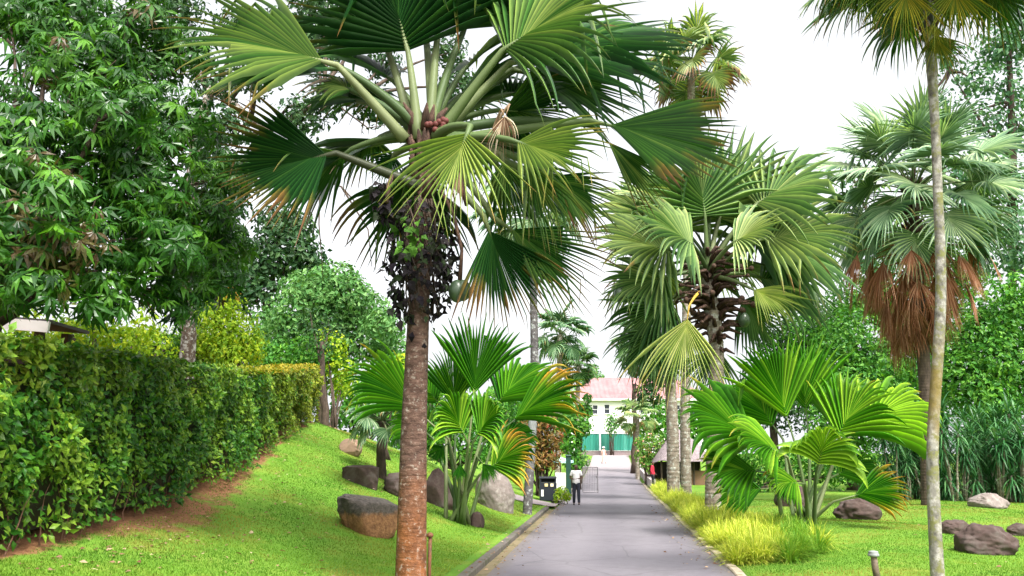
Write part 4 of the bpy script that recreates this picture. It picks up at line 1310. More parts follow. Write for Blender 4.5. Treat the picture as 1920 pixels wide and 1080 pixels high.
def far_left():
    # round headed tree and its neighbours
    b = []
    rng = np.random.default_rng(81)
    for (x, y, r) in ((620, 560, 62), (560, 590, 58), (680, 595, 55), (610, 625, 70), (540, 640, 55), (690, 640, 55), (640, 530, 42), (585, 545, 42), (660, 560, 45), (720, 610, 38), (505, 610, 36), (735, 660, 40), (490, 660, 40), (560, 540, 36), (750, 690, 30)):
        b.append((x, y, 46 + rng.uniform(-2, 2), r))
    broad_tree('broadleaf_tree', on(610, 47), 'rounded pale green tree beyond the hedge end, left of the front palm trunk', 'tree', P(610, 640, 47), .4, pb(b), B_DARK, M_ROUND, rng, per=34, leaf=.31, aspect=.55, inner=.3, lump=.42)
    rng = np.random.default_rng(82)
    b = [(535, 470, 66, 55), (480, 500, 66, 55), (575, 490, 66, 40), (520, 420, 67, 45), (440, 530, 65, 55), (560, 430, 67, 35), (400, 500, 65, 55), (590, 520, 66, 35), (480, 550, 65, 50, .6), (360, 560, 65, 60)]
    broad_tree('broadleaf_tree', on(500, 67), 'tall dark tree far behind the rounded pale green tree', 'tree', P(505, 560, 67), .5, pb(b), B_DARK, M_DARKTREE, rng, per=13, leaf=.55, aspect=.55, inner=.3, lump=.5)
    bush('leafy_shrub', 425, 0, 26.5, 'lime yellow shrub with orange tips rising behind the hedge right of the mottled trunk', 'shrub',
         pb([(420, 585, 26.5, 34), (400, 620, 26, 44), (440, 630, 26.5, 44), (385, 650, 26, 36), (460, 655, 26.5, 36), (425, 555, 26.5, 20), (350, 640, 26, 30), (425, 670, 26, 40)]), M_LIME, 83, per=130, leaf=.16, aspect=.5, lump=1.0, inner=.3, detail=1,
         age=lambda C, bi, r: (C[:, 2] > P(425, 560, 26.5)[2]) * (r.random(len(C)) < .5) * .8)
    bush('leafy_shrub', 150, 0, 15, 'lime yellow shrub behind the hedge under the big tree, right of the white roof edge', 'shrub',
         pb([(130, 625, 15, 40), (180, 620, 15.5, 40), (60, 615, 16, 40), (230, 640, 15.5, 40), (270, 610, 17, 40), (290, 650, 17, 40), (100, 655, 15, 40), (30, 590, 17, 40)]), M_LIME, 84, per=110, leaf=.12, aspect=.5, lump=.9, inner=.3, detail=1, age=0.0)
    bush('leafy_shrub', 540, 0, 36, 'mid green shrub on the bank between the hedge top and the rounded tree', 'shrub',
         pb([(520, 665, 36, 30), (570, 660, 36, 34), (480, 660, 36, 30), (540, 690, 36, 30), (500, 700, 36, 34), (610, 670, 37, 30)]), M_FOREST, 85, per=50, leaf=.22, aspect=.55, lump=.5)
    bush('leafy_shrub', 625, 0, 36, 'tall narrow light green shrub at the far end of the hedge', 'shrub',
         pb([(625, 650, 37, 26), (632, 690, 37, 28), (612, 630, 37, 18), (640, 725, 37, 26)]), M_LIME, 86, per=50, leaf=.22, aspect=.6, lump=.5, age=0.0)
    bush('leafy_shrub', 670, 0, 40, 'dark green bush beyond the lawn ridge, just left of the front palm trunk', 'shrub',
         pb([(665, 725, 40, 42), (705, 740, 40, 42), (655, 775, 40, 38), (700, 790, 40, 38), (735, 700, 41, 40), (740, 770, 40, 40)]), M_FOREST, 87, per=42, leaf=.26, aspect=.55, lump=.5)
    # leafless dark trunk standing at the hedge end
    rng = np.random.default_rng(88)
    bs = on(606, 34)
    tr = broad_tree('broadleaf_tree', bs, 'thin dark trunked tree standing against the far end of the hedge', 'tree', P(604, 640, 34), .17, pb([(600, 640, 34, 30), (585, 600, 35, 30), (622, 612, 35, 26)]), B_DARK, M_DARKTREE, rng, per=25, leaf=.2, aspect=.5, lump=.5)
    # olive tree filling behind the left palm clump
    bush('leafy_shrub', 720, 0, 30, 'yellow green broad leaved shrub half hidden by the front palm trunk', 'shrub',
         pb([(712, 745, 30, 24), (735, 720, 30, 28), (700, 760, 30, 20), (760, 690, 31, 30)]), M_LIME, 89, per=60, leaf=.24, aspect=.6, lump=.5, age=0.0, detail=1)


far_left()


def right_trees():
    # the wooded edge of the right lawn: each crown a tree
    spec = [
        (1600, 48, [(1600, 640, 48, 62), (1560, 680, 48, 55), (1640, 690, 48, 60), (1590, 730, 47, 60), (1650, 750, 47, 50), (1540, 740, 47, 45), (1620, 800, 46, 55), (1560, 800, 46, 50)], 'bright green bushy tree right of the lime palm clump, left of the rusty skirt', 91),
        (1850, 45, [(1860, 590, 45, 65), (1905, 620, 45, 70), (1820, 640, 45, 58), (1870, 680, 44, 70), (1810, 720, 44, 60), (1900, 740, 44, 65), (1850, 760, 43, 55), (1940, 560, 45, 60), (1780, 690, 45, 50), (1960, 680, 44, 70)], 'bright green tree with dense spreading foliage at the right edge above the dracaenas', 92),
        (1700, 58, [(1700, 600, 58, 60), (1660, 570, 58, 45), (1740, 620, 58, 60), (1700, 690, 57, 60), (1740, 740, 56, 60), (1680, 780, 55, 55), (1600, 570, 58, 50), (1560, 610, 58, 50), (1650, 520, 58, 42), (1770, 540, 58, 52), (1810, 500, 58, 50), (1510, 620, 58, 46)], 'dark green tree behind the rusty leaf skirt of the silvery palm', 93),
        (1450, 60, [(1460, 640, 60, 40), (1500, 690, 60, 50), (1430, 720, 60, 45), (1530, 640, 60, 40), (1480, 760, 59, 50), (1400, 780, 58, 40)], 'darker tree in the gap between the fruiting palm and the lime palm clump', 94),
    ]
    for (px, Y, b, lab, sd) in spec:
        rng = np.random.default_rng(sd)
        broad_tree('broadleaf_tree', on(px, Y), lab, 'tree', P(px, 700, Y), .32, pb(b), B_DARK, M_DARKTREE if sd in (94,) else M_FOREST, rng, per=36, leaf=.29, aspect=.55, inner=.35, lump=.5)
    rng = np.random.default_rng(95)
    b = [(1880, 90, 52, 55), (1830, 150, 52, 45, .6), (1900, 170, 52, 50, .6), (1780, 110, 53, 40, .5), (1860, 230, 52, 48, .5), (1920, 250, 52, 55, .6), (1810, 220, 52, 40, .5), (1840, 320, 51, 50, .5), (1900, 340, 51, 55, .6),
         (1760, 190, 53, 32, .4), (1790, 330, 52, 50, .5), (1930, 60, 52, 60), (1650, 400, 53, 40, .35), (1600, 330, 53, 38, .35), (1700, 250, 53, 36, .4), (1880, 430, 50, 60, .8), (1920, 480, 50, 60), (1580, 420, 53, 40, .35), (1640, 480, 53, 50, .6)]
    limbs = [([P(1897, 430, 52), P(1899, 300, 52), P(1896, 190, 52), P(1890, 60, 52)], .3, .15), ([P(1897, 420, 52), P(1780, 380, 53), P(1640, 420, 53)], .2, .06), ([P(1899, 300, 52), P(1840, 230, 52), P(1780, 130, 53)], .12, .04)]
    broad_tree('broadleaf_tree', on(1895, 52), 'tall airy bluish tree with straight dark trunk in the upper right corner', 'tree', P(1897, 420, 52), .4, pb(b), B_DARK, M_BLUETREE, rng, limbs=limbs, per=16, leaf=.40, aspect=.55, inner=.5, lump=.7)
    # row of spiky dracaenas at the edge of the lawn: one with its parts, then copies
    rng = np.random.default_rng(96)
    protos = []
    for v in range(3):
        t = thing('dracaena_plant', (0, 0, 0), 'dark green spiky dracaena in the dense row along the far edge of the right lawn', 'plant', 'dracaenas along the far edge of the right lawn')
        mb = MB()
        CC, DD, NN, LL = [], [], [], []
        for s in range(5):
            a = rng.uniform(0, 6.28)
            hgt = rng.uniform(.5, 2.7)
            p1 = A3(math.cos(a) * rng.uniform(.15, .6), math.sin(a) * rng.uniform(.15, .6), hgt)
            mb.tube(wavy(A3(0, 0, -.1) + p1 * A3(.2, .2, 0), p1, 5, rng, .03), np.linspace(.05, .03, 5), 6, a=rng.random())
            k = 46
            an = np.arange(k) * 2.39996
            el = np.linspace(1.35, -.7, k)
            d = np.stack([np.cos(an) * np.cos(el), np.sin(an) * np.cos(el), np.sin(el)], -1)
            CC.append(p1 + d * .03 + UP * np.linspace(.12, -.25, k)[:, None])
            DD.append(d)
        C, D = np.concatenate(CC), np.concatenate(DD)
        n, K = len(C), 5
        L = rng.uniform(.6, .95, n)
        Vv = []
        side = unit(np.cross(D, UP) + 1e-4)
        cur, dd = C.copy(), D.copy()
        for k in range(K + 1):
            w = .032 * (1 - (k / K) ** 2) * (0.6 if k == 0 else 1)
            Vv += [cur - side * w, cur + side * w]
            dd = unit(dd + A3(0, 0, -.26))
            cur = cur + dd * (L / K)[:, None]
        V = np.stack(Vv, 1).reshape(-1, 3)
        i = (np.arange(n)[:, None] * (2 * (K + 1)) + np.arange(K)[None, :] * 2).ravel()[:, None]
        mb.build('stem', B_GREYPALM, t, True)
        mk('foliage', V, i + [0, 1, 3, 2], M_DRAC, t, {'rnd': np.repeat(np.clip(rng.normal(.5, .22, n), 0, 1), 2 * (K + 1))})
        protos.append(t)
    spots = []
    for i, px in enumerate(np.linspace(1668, 1945, 15)):
        spots.append((px + rng.normal(0, 5), 36.6 + rng.uniform(-.5, .7)))
    for i, px in enumerate(np.linspace(1690, 1960, 12)):
        spots.append((px + rng.normal(0, 6), 38.6 + rng.uniform(-.6, .8)))
    for i, (px, Y) in enumerate(spots):
        src = protos[i % 3]
        if i < 3:
            o = src
        else:
            o = src.copy()
            COL.objects.link(o)
            for ch in list(src.children):
                c = ch.copy()
                c.parent = o
                COL.objects.link(c)
        p = on(px, Y)
        o.location = tuple(p)
        o.rotation_euler = (0, 0, rng.uniform(0, 6.28))
        sc_ = rng.uniform(.85, 1.2) * (1.25 if Y > 38 else 1)
        o.scale = (sc_, sc_, sc_)


right_trees()


def centre_plants():
    bush('croton_shrub', 1018, 0, 41, 'tall croton shrub with red, orange and yellow leaves behind the lichen whitened palm trunk', 'shrub',
         pb([(1018, 790, 41, 24), (1030, 820, 41, 24), (1005, 830, 41.3, 22), (1032, 855, 41, 22), (1012, 860, 41, 22), (985, 810, 41.5, 22), (1022, 765, 41, 16), (978, 850, 42, 20)]), M_CROTON, 101, per=90, leaf=.26, aspect=.36, detail=1, lump=.4, whorl=0, up=.6)
    bush('leafy_shrub', 850, 0, 46, 'dark green undergrowth behind the left palm clump and the round boulder', 'shrub',
         pb([(790, 740, 46, 36), (840, 760, 46, 40), (770, 800, 46, 36), (830, 820, 46, 40), (900, 790, 46, 40), (940, 760, 46, 34), (960, 820, 46, 36), (890, 840, 45, 36), (740, 830, 46, 30)]), M_FOREST, 113, per=40, leaf=.26, aspect=.55, lump=.5)
    bush('leafy_shrub', 1078, 0, 52, 'dark green tree like bush left of the green fence, behind the man in white', 'shrub',
         pb([(1085, 800, 52, 24), (1070, 830, 52, 22), (1095, 770, 53, 16), (1062, 790, 52, 20), (1102, 745, 53, 8), (1075, 865, 52, 16)]), M_FOREST, 102, per=60, leaf=.28, aspect=.6, lump=.5)
    bush('leafy_shrub', 1085, 0, 60, 'rounded olive green bush beside the dark gate post', 'shrub',
         pb([(1085, 852, 60, 15), (1078, 868, 60, 14), (1092, 866, 60, 13)]), M_ROUND, 103, per=40, leaf=.22, aspect=.6, lump=.3)
    bush('leafy_shrub', 1054, 0, 37.5, 'low bright green plant beside the litter bin', 'plant',
         pb([(1053, 924, 37.2, 12), (1064, 930, 37.2, 8), (1045, 932, 37.2, 8)]), M_LIME, 104, per=150, leaf=.14, aspect=.6, lump=.4, age=0.0, stem_r=.02)
    bush('leafy_shrub', 1148, 0, 106, 'small pale green tree in front of the white house wall', 'tree',
         pb([(1148, 785, 106, 12), (1142, 797, 106, 12), (1156, 795, 106, 11), (1148, 806, 106, 11)]), M_ROUND, 105, per=14, leaf=.34, aspect=.6, lump=.4)
    bush('flowering_bush', 1218, 0, 58, 'green bush dotted with orange pink flowers at the right road edge before the thatched hut', 'shrub',
         pb([(1215, 830, 58, 20), (1205, 850, 58, 16), (1228, 850, 58, 18), (1212, 868, 58, 14), (1230, 825, 58, 14), (1200, 830, 59, 12)]), M_FLOWERBUSH, 106, per=60, leaf=.2, aspect=.6, lump=.4)
    bush('leafy_shrub', 1360, 0, 46, 'dark green undergrowth behind the fruiting palm trunk', 'shrub',
         pb([(1370, 880, 46, 26), (1400, 860, 46, 26), (1390, 900, 45, 20), (1430, 890, 46, 30), (1470, 870, 46, 30), (1520, 870, 46, 34), (1570, 880, 45, 34), (1630, 880, 45, 40)]), M_FOREST, 107, per=40, leaf=.26, aspect=.55, lump=.5)
    # trees closing the view behind the house
    for (px, Y, b, lab, sd) in [(1110, 190, [(1105, 700, 190, 14), (1120, 708, 190, 12), (1095, 712, 190, 14), (1112, 690, 190, 9)], 'grey green tree far off above the ridge of the red roof', 108),
                                (1060, 112, [(1060, 740, 112, 22), (1040, 760, 112, 24), (1075, 770, 112, 16), (1055, 790, 112, 22), (1020, 740, 112, 24)], 'green tree left of the white house', 109),
                                (985, 90, [(985, 760, 90, 28), (960, 780, 90, 30), (1000, 790, 90, 26), (940, 740, 90, 30), (905, 780, 90, 34), (970, 830, 88, 30), (1010, 840, 88, 26), (920, 830, 88, 34), (860, 790, 88, 36), (820, 800, 88, 36), (780, 780, 86, 36)], 'wide green tree mass behind the left palm clump', 110),
                                (1250, 100, [(1240, 780, 100, 30), (1280, 800, 100, 34), (1215, 800, 100, 20), (1310, 780, 100, 30), (1260, 830, 98, 26), (1350, 800, 98, 34)], 'green tree behind the brown trunked palm and the hut', 111),
                                (1190, 75, [(1200, 680, 75, 28), (1180, 650, 75, 24), (1230, 700, 75, 30), (1215, 740, 75, 24)], 'dark tree right of the red roof behind the road side palms', 112)]:
        rng = np.random.default_rng(sd)
        broad_tree('broadleaf_tree', on(px, Y), lab, 'tree', P(px, b[0][1] + 40, Y), .3, pb(b), B_DARK, M_DARKTREE if sd in (112,) else (M_ROUND if sd in (108,) else M_FOREST), rng, per=9.0 if Y > 85 else 16, leaf=.6 if Y > 85 else .45, aspect=.6, inner=.25, lump=.5)


centre_plants()

# ------------------------------------------------------------------ grass
def yellow_grass():
    rng = np.random.default_rng(121)
    pts, hs, gs = [], [], []
    Y = 16.6
    while Y < 52:
        wid = np.interp(Y, [16.5, 18, 21, 24, 27, 32, 40, 52], [1.2, 2.0, 2.3, 2.0, 1.3, .9, .8, .7])
        n = max(1, int(wid * 4.2 + rng.random()))
        for i in range(n):
            b = .25 + rng.random() * wid
            y = Y + rng.uniform(0, .5)
            x = road_c(y) + HALF + b
            pts.append((x, y))
            hs.append(np.interp(b, [.1, .6, 2.5], [.27, .40, .38]) * rng.uniform(.7, 1.25))
            gs.append(1.0 if (y < 23.5 and b > wid * .8 and rng.random() < .75) else (.25 if rng.random() < .15 else 0))
        Y += .5
    C, D, L, A, R = [], [], [], [], []
    for (x, y), h, g in zip(pts, hs, gs):
        k = int(np.interp(y, [16, 25, 50], [230, 170, 70]))
        a = rng.uniform(0, 6.283, k)
        el = np.clip(rng.normal(.9, .36, k), .1, 1.5)
        z = float(ground(x, y))
        r = rng.random(k) * .13
        C.append(np.stack([x + np.cos(a) * r, y + np.sin(a) * r, np.full(k, z)], -1))
        D.append(np.stack([np.cos(a) * np.cos(el), np.sin(a) * np.cos(el), np.sin(el)], -1))
        L.append(h * rng.uniform(.9, 1.6, k))
        A.append(np.clip(g * .9 + rng.normal(0, .12, k), 0, 1))
        R.append(np.clip(rng.normal(.5, .25, k), 0, 1))
    C, D, L, A, R = map(np.concatenate, (C, D, L, A, R))
    n, K = len(C), 4
    side = unit(np.cross(D, UP) + 1e-4)
    cur, dd, Vv = C, D, []
    for k in range(K + 1):
        w = .0115 * (1 - (k / K) ** 2 * .95)
        Vv += [cur - side * w, cur + side * w]
        dd = unit(dd + A3(0, 0, -.42 * (k + .5) / K * 1.4))
        cur = cur + dd * (L / K)[:, None]
    V = np.stack(Vv, 1).reshape(-1, 3)
    i = (np.arange(n)[:, None] * (2 * (K + 1)) + np.arange(K)[None, :] * 2).ravel()[:, None]
    o = mk('yellow_grass', V, i + [0, 1, 3, 2], M_YGRASS, None, {'rnd': np.repeat(R, 2 * (K + 1)), 'age': np.repeat(A, 2 * (K + 1))})
    tag(o, 'bright yellow tufted grass border along the right edge of the road', 'grass', None, 'stuff')


def lawn_grass():
    rng = np.random.default_rng(122)
    XX, YY = [], []
    n = 330000
    Y = 9 + (rng.random(n) ** 1.6) * 30
    left = rng.random(n) < .5
    xl = hedge_x(np.minimum(Y, 33)) - .1 + rng.random(n) * (road_c(Y) - HALF - .45 - hedge_x(np.minimum(Y, 33)) - .1)
    xr = road_c(Y) + HALF + .25 + rng.random(n) * np.minimum(18, .46 * Y)
    X = np.where(left, xl, xr)
    # thin out on the bare soil by the hedge
    d = X - hedge_x(Y)
    bare = left & (d < np.interp(Y, [9, 12, 14, 18, 21, 26, 33], [.1, .2, .9, .8, .25, .05, .02]) + .9 * fbm(np.stack([X * 1.1, Y * 1.1, X * 0], -1), 9))
    keep = ~bare | (rng.random(n) < .3)
    path = left & (Y > 35.0) & (Y < 37.8)
    keep &= ~path
    X, Y = X[keep], Y[keep]
    n = len(X)
    Z = ground(X, Y) - .004
    a = rng.uniform(0, 6.283, n)
    L = rng.uniform(.018, .042, n)
    w = rng.uniform(.004, .009, n) * np.interp(Y, [9, 40], [.8, 2.0])
    lean = rng.uniform(.2, .9, n)
    b = np.stack([X, Y, Z], -1)
    s = np.stack([-np.sin(a), np.cos(a), np.zeros(n)], -1) * w[:, None]
    tip = b + np.stack([np.cos(a) * L * lean, np.sin(a) * L * lean, L], -1)
    V = np.stack([b - s, b + s, tip], 1).reshape(-1, 3)
    T = np.arange(n)[:, None] * 3 + [0, 1, 2]
    rn = np.clip(rng.normal(.48, .13, n) + .8 * fbm(np.stack([X * .5, Y * .5, X * 0], -1), 2, 4), 0, 1)
    ag = np.clip(fbm(np.stack([X * .8, Y * .8, X * 0], -1), 31, 4) * 2.0 + rng.normal(0, .10, n), 0, .85)
    o = mk('lawn_grass', V, T, M_GRASS, None, {'rnd': np.repeat(rn, 3), 'age': np.repeat(ag, 3)})
    tag(o, 'short mown grass blades on both lawns beside the road', 'grass', None, 'stuff')


def leaf_litter():
    rng = np.random.default_rng(123)
    n = 1500
    Y = 9.5 + rng.random(n) ** 1.4 * 28
    k = rng.random(n)
    X = np.where(k < .5, hedge_x(Y) + .05 + np.abs(rng.normal(0, 1.5, n)),
                 np.where(k < .72, road_c(Y) - HALF - .1 + rng.normal(0, .35, n), np.where(k < .85, road_c(Y) + HALF - np.abs(rng.normal(0, .35, n)), road_c(Y) + HALF + .5 + rng.random(n) * 9)))
    sl = X - road_c(Y)
    onroad = np.abs(sl) < HALF + .45
    Z = np.where(onroad, roadz(Y) + np.where(sl < -HALF - .2, .095, .012), ground(X, Y) + .03)
    D = rng.normal(size=(n, 3)) * A3(1, 1, .12)
    Nn = A3(0, 0, 1) + rng.normal(size=(n, 3)) * .35
    L = rng.uniform(.04, .12, n)
    V, T, st = leaves(np.stack([X, Y, Z], -1), D, Nn, L, L * .45, rng, 1, .15, .1)
    o = mk('leaf_litter', V, T, M_DRY, None, {'rnd': np.repeat(np.clip(rng.normal(.35, .25, n), 0, 1), st)})
    tag(o, 'fallen brown leaves scattered along the hedge foot, lawns and road edges', 'fallen leaves', None, 'stuff')


yellow_grass()
lawn_grass()
leaf_litter()

# ------------------------------------------------------------------ boulders
M_ROCK = plain_mat('rock_brown', (.062, .040, .034), .9, .65, 6, 1.0, dirt=(.10, .08, .07))
M_ROCKG = plain_mat('rock_grey', (.17, .14, .125), .9, .6, 7, 1.0, dirt=(.33, .30, .27))


def two_tone_rock():
    m, nt, out = new_mat('rock_cut_face')
    g = NT(nt)
    z = g.n('SeparateXYZ', {0: g.n('TexCoord').outputs['Generated']}).outputs[2]
    z = g.math('ADD', z, g.math('MULTIPLY', g.math('SUBTRACT', g.noise(4, 4), .5), .22))
    nz = g.noise(12, 6, .7)
    top = g.ramp(nz, [(.3, (.03, .026, .022)), (.6, (.11, .09, .075)), (.8, (.24, .21, .18))])
    low = g.ramp(nz, [(.3, (.12, .05, .02)), (.6, (.30, .145, .06)), (.8, (.40, .24, .12))])
    f = g.ramp(z, [(.66, (0, 0, 0)), (.74, (1, 1, 1))])
    c = g.mix(f, low, top)
    b = g.n('Bump', {'Strength': .9, 'Distance': .04, 'Height': nz})
    p = g.n('BsdfPrincipled', {'Base Color': c, 'Roughness': .9, 'Normal': b.outputs[0]})
    nt.links.new(p.outputs[0], out.inputs[0])
    return m


M_ROCK2 = two_tone_rock()


def boulder(px, py, w, h, label, seed, mat, depth=.8, flat=0.0, lean=0.0, Y=None, dome=False, bowl=0.0, tilt=0.0, rough=1.0):
    """px,py = foot of the stone in the photo, w,h = its size in photo pixels"""
    f = GP(px, py) if Y is None else on(px, Y)
    sx, sz = w * f[1] / F / 2, h * f[1] / F
    mb = MB()
    mb.ball((0, 0, 0), 1, 72, 50)
    V = mb.V[0]
    d = unit(V)
    bump = 1 + .30 * rough * fbm(d * 1.5 + seed, seed, 3) + .10 * rough * fbm(d * 5 + seed, seed + 3, 3)
    # faceted look
    bump = bump + .07 * fbm(d * 11 + seed, seed + 9, 3)
    q = d * bump[:, None]
    rng = np.random.default_rng(seed)
    for _ in range((3 if rough == 1.0 else 0) if dome else 9):
        nrm = rand_dirs(1, rng)[0]
        if dome: nrm = unit(nrm * A3(1, 1, .3))
        lim = rng.uniform(.72, .92)
        s = q @ nrm
        q = q - np.outer(np.maximum(s - lim, 0) * .85, nrm)
    if flat > 0: q[:, 2] = np.where(q[:, 2] > flat, flat + (q[:, 2] - flat) * .18, q[:, 2])
    zmax = q[:, 2].max()
    V = q * A3(sx / max(.3, q[:, 0].max()), sx * depth, sz / (zmax + .45))
    V[:, 2] += .40 * sz / (zmax + .45)
    if bowl: V[:, :2] *= (1 - bowl * np.clip(1 - V[:, 2:3] / sz, 0, 1.2))
    V[:, 0] += lean * V[:, 2]
    V[:, 2] -= tilt * V[:, 0]
    V = V + f + A3(0, sx * depth * .6, 0)
    o = mk('boulder', V, mb.F4[0], mat, None, None, True)
    recenter(o)
    return tag(o, label, 'boulder')


boulder(684, 1002, 138, 70, 'flat topped dark boulder with orange brown side, left of the front palm trunk', 3, M_ROCK2, .8, .30, 0, bowl=.24, tilt=.14)
boulder(682, 912, 70, 40, 'low dark stone higher on the left bank, behind the flat topped boulder', 5, M_ROCK, .7, .4, -.3)
boulder(655, 852, 44, 30, 'pale brown weathered stone near the top of the left bank', 7, plain_mat('rock_pale', (.24, .16, .11), .95, .4, 6, .8), .8)
boulder(745, 930, 62, 44, 'brown stone right behind the front palm trunk', 9, M_ROCK, .8)
boulder(930, 956, 76, 84, 'large rounded grey boulder right of the left palm clump', 11, M_ROCKG, 1.0, 0, -.10, dome=True, rough=.4)
boulder(822, 950, 60, 72, 'upright reddish stone at the back of the left palm clump', 13, M_ROCK, .8)
boulder(893, 988, 30, 28, 'small dark stone at the foot of the left palm clump', 15, M_ROCK, .8)
boulder(1863, 1040, 108, 56, 'large domed dark brown boulder on the right lawn', 17, M_ROCK, .8, dome=True)
boulder(1798, 1002, 58, 26, 'smaller brown boulder on the right lawn between the thin trunk and the large domed boulder', 19, M_ROCK, .8, dome=True)
boulder(1918, 1006, 50, 24, 'low brown stone cut by the right edge of the photo', 21, M_ROCK, .8, dome=True)
boulder(1862, 953, 68, 28, 'pale grey boulder at the foot of the dracaena row', 23, M_ROCKG, .8)
boulder(1622, 975, 86, 40, 'brown boulder behind the yellow tipped lowest leaf of the lime palm clump', 25, M_ROCK, .7)
boulder(1490, 950, 60, 40, 'reddish brown boulder half hidden behind the lime palm clump stalks', 27, M_ROCK, .7)

# ------------------------------------------------------------------ small objects
M_RUSTM = plain_mat('rusted_steel', (.13, .055, .025), .75, .5, 12, .4, dirt=(.05, .03, .02))
M_GREYM = plain_mat('weathered_post', (.16, .12, .085), .8, .4, 14, .4, dirt=(.05, .04, .035))
M_DARKM = plain_mat('dark_plastic', (.018, .022, .030), .5, .3, 6, .1)
M_WHITE = plain_mat('white_paint', (.78, .76, .74), .7, .08, 3, .1)
M_CAP = plain_mat('light_cap', (.24, .25, .25), .5, .3, 12, .2, dirt=(.08, .07, .06))


def bollards():
    f = GP(806, 1078, 6) if False else on(808, 13.0)
    top = P(809, 998, 13.0)[2]
    t = thing('bollard_light', f, 'thin rusty post light on the left lawn beside the front palm trunk', 'garden light')
    MB().tube([f - UP * .1, f + UP * .4, A3(f[0] + .005, f[1], top - .05)], [.03, .028, .028], 10).build('post', M_RUSTM, t, True)
    MB().lathe((f[0], f[1], top - .07), [(.03, 0), (.048, .005), (.052, .03), (.045, .05), (.02, .068), (0, .07)], 14).build('lamp_cap', M_RUSTM, t, True)
    f = on(1628, 14.2)
    top = P(1627, 1033, 14.2)[2]
    t = thing('bollard_light', f, 'short grey brown post light with round cap at the bottom of the right lawn', 'garden light')
    MB().tube([f - UP * .1 + A3(.03, 0, 0), f + UP * .2, A3(f[0] - .01, f[1], top - .06)], [.055, .052, .05], 12).build('post', M_GREYM, t, True)
    MB().lathe((f[0] - .01, f[1], top - .09), [(.05, 0), (.085, .01), (.09, .04), (.07, .062), (.075, .07), (.072, .085), (.03, .095), (0, .096)], 16).build('lamp_cap', M_CAP, t, True)


bollards()


def litter_bin():
    Y = 38.5
    f = on(1027, Y)
    z0 = P(1027, 937, Y)[2]
    f[2] = max(f[2], z0 - .1)
    t = thing('litter_bin', f, 'black litter bin with two pale square notices at the end of the side path', 'litter bin')
    w, h = .72, 1.0
    b = MB().box(f + A3(0, 0, .05 + .36), (w, .55, .72), taper=1.04)
    b.box(f + A3(0, 0, .03), (w * .9, .5, .06))
    b.build('body', M_DARKM, t)
    hd = MB()
    for sx in (-1, 1):
        hd.box(f + A3(sx * (w / 2 - .03), 0, .88), (.06, .55, .22))
    hd.box(f + A3(0, .2, .88), (w - .12, .1, .22))
    hd.build('hood_frame', M_DARKM, t)
    MB().box(f + A3(0, 0, 1.02), (w + .06, .62, .07), taper=.94).build('lid', M_DARKM, t)
    MB().box(f + A3(0, -.13, .80), (w - .14, .02, .05)).build('opening_lip', M_CAP, t)
    for sx, c in ((-.08, (.75, .6, .3)), (.17, (.8, .72, .5))):
        MB().box(f + A3(sx, -.302, .70), (.14, .012, .13)).build('notice', plain_mat('notice', c, .6, .1, 5, 0), t)
    MB().box(f + A3(-.25, -.300, .36), (.11, .012, .28)).build('label_plate', M_WHITE, t)


litter_bin()


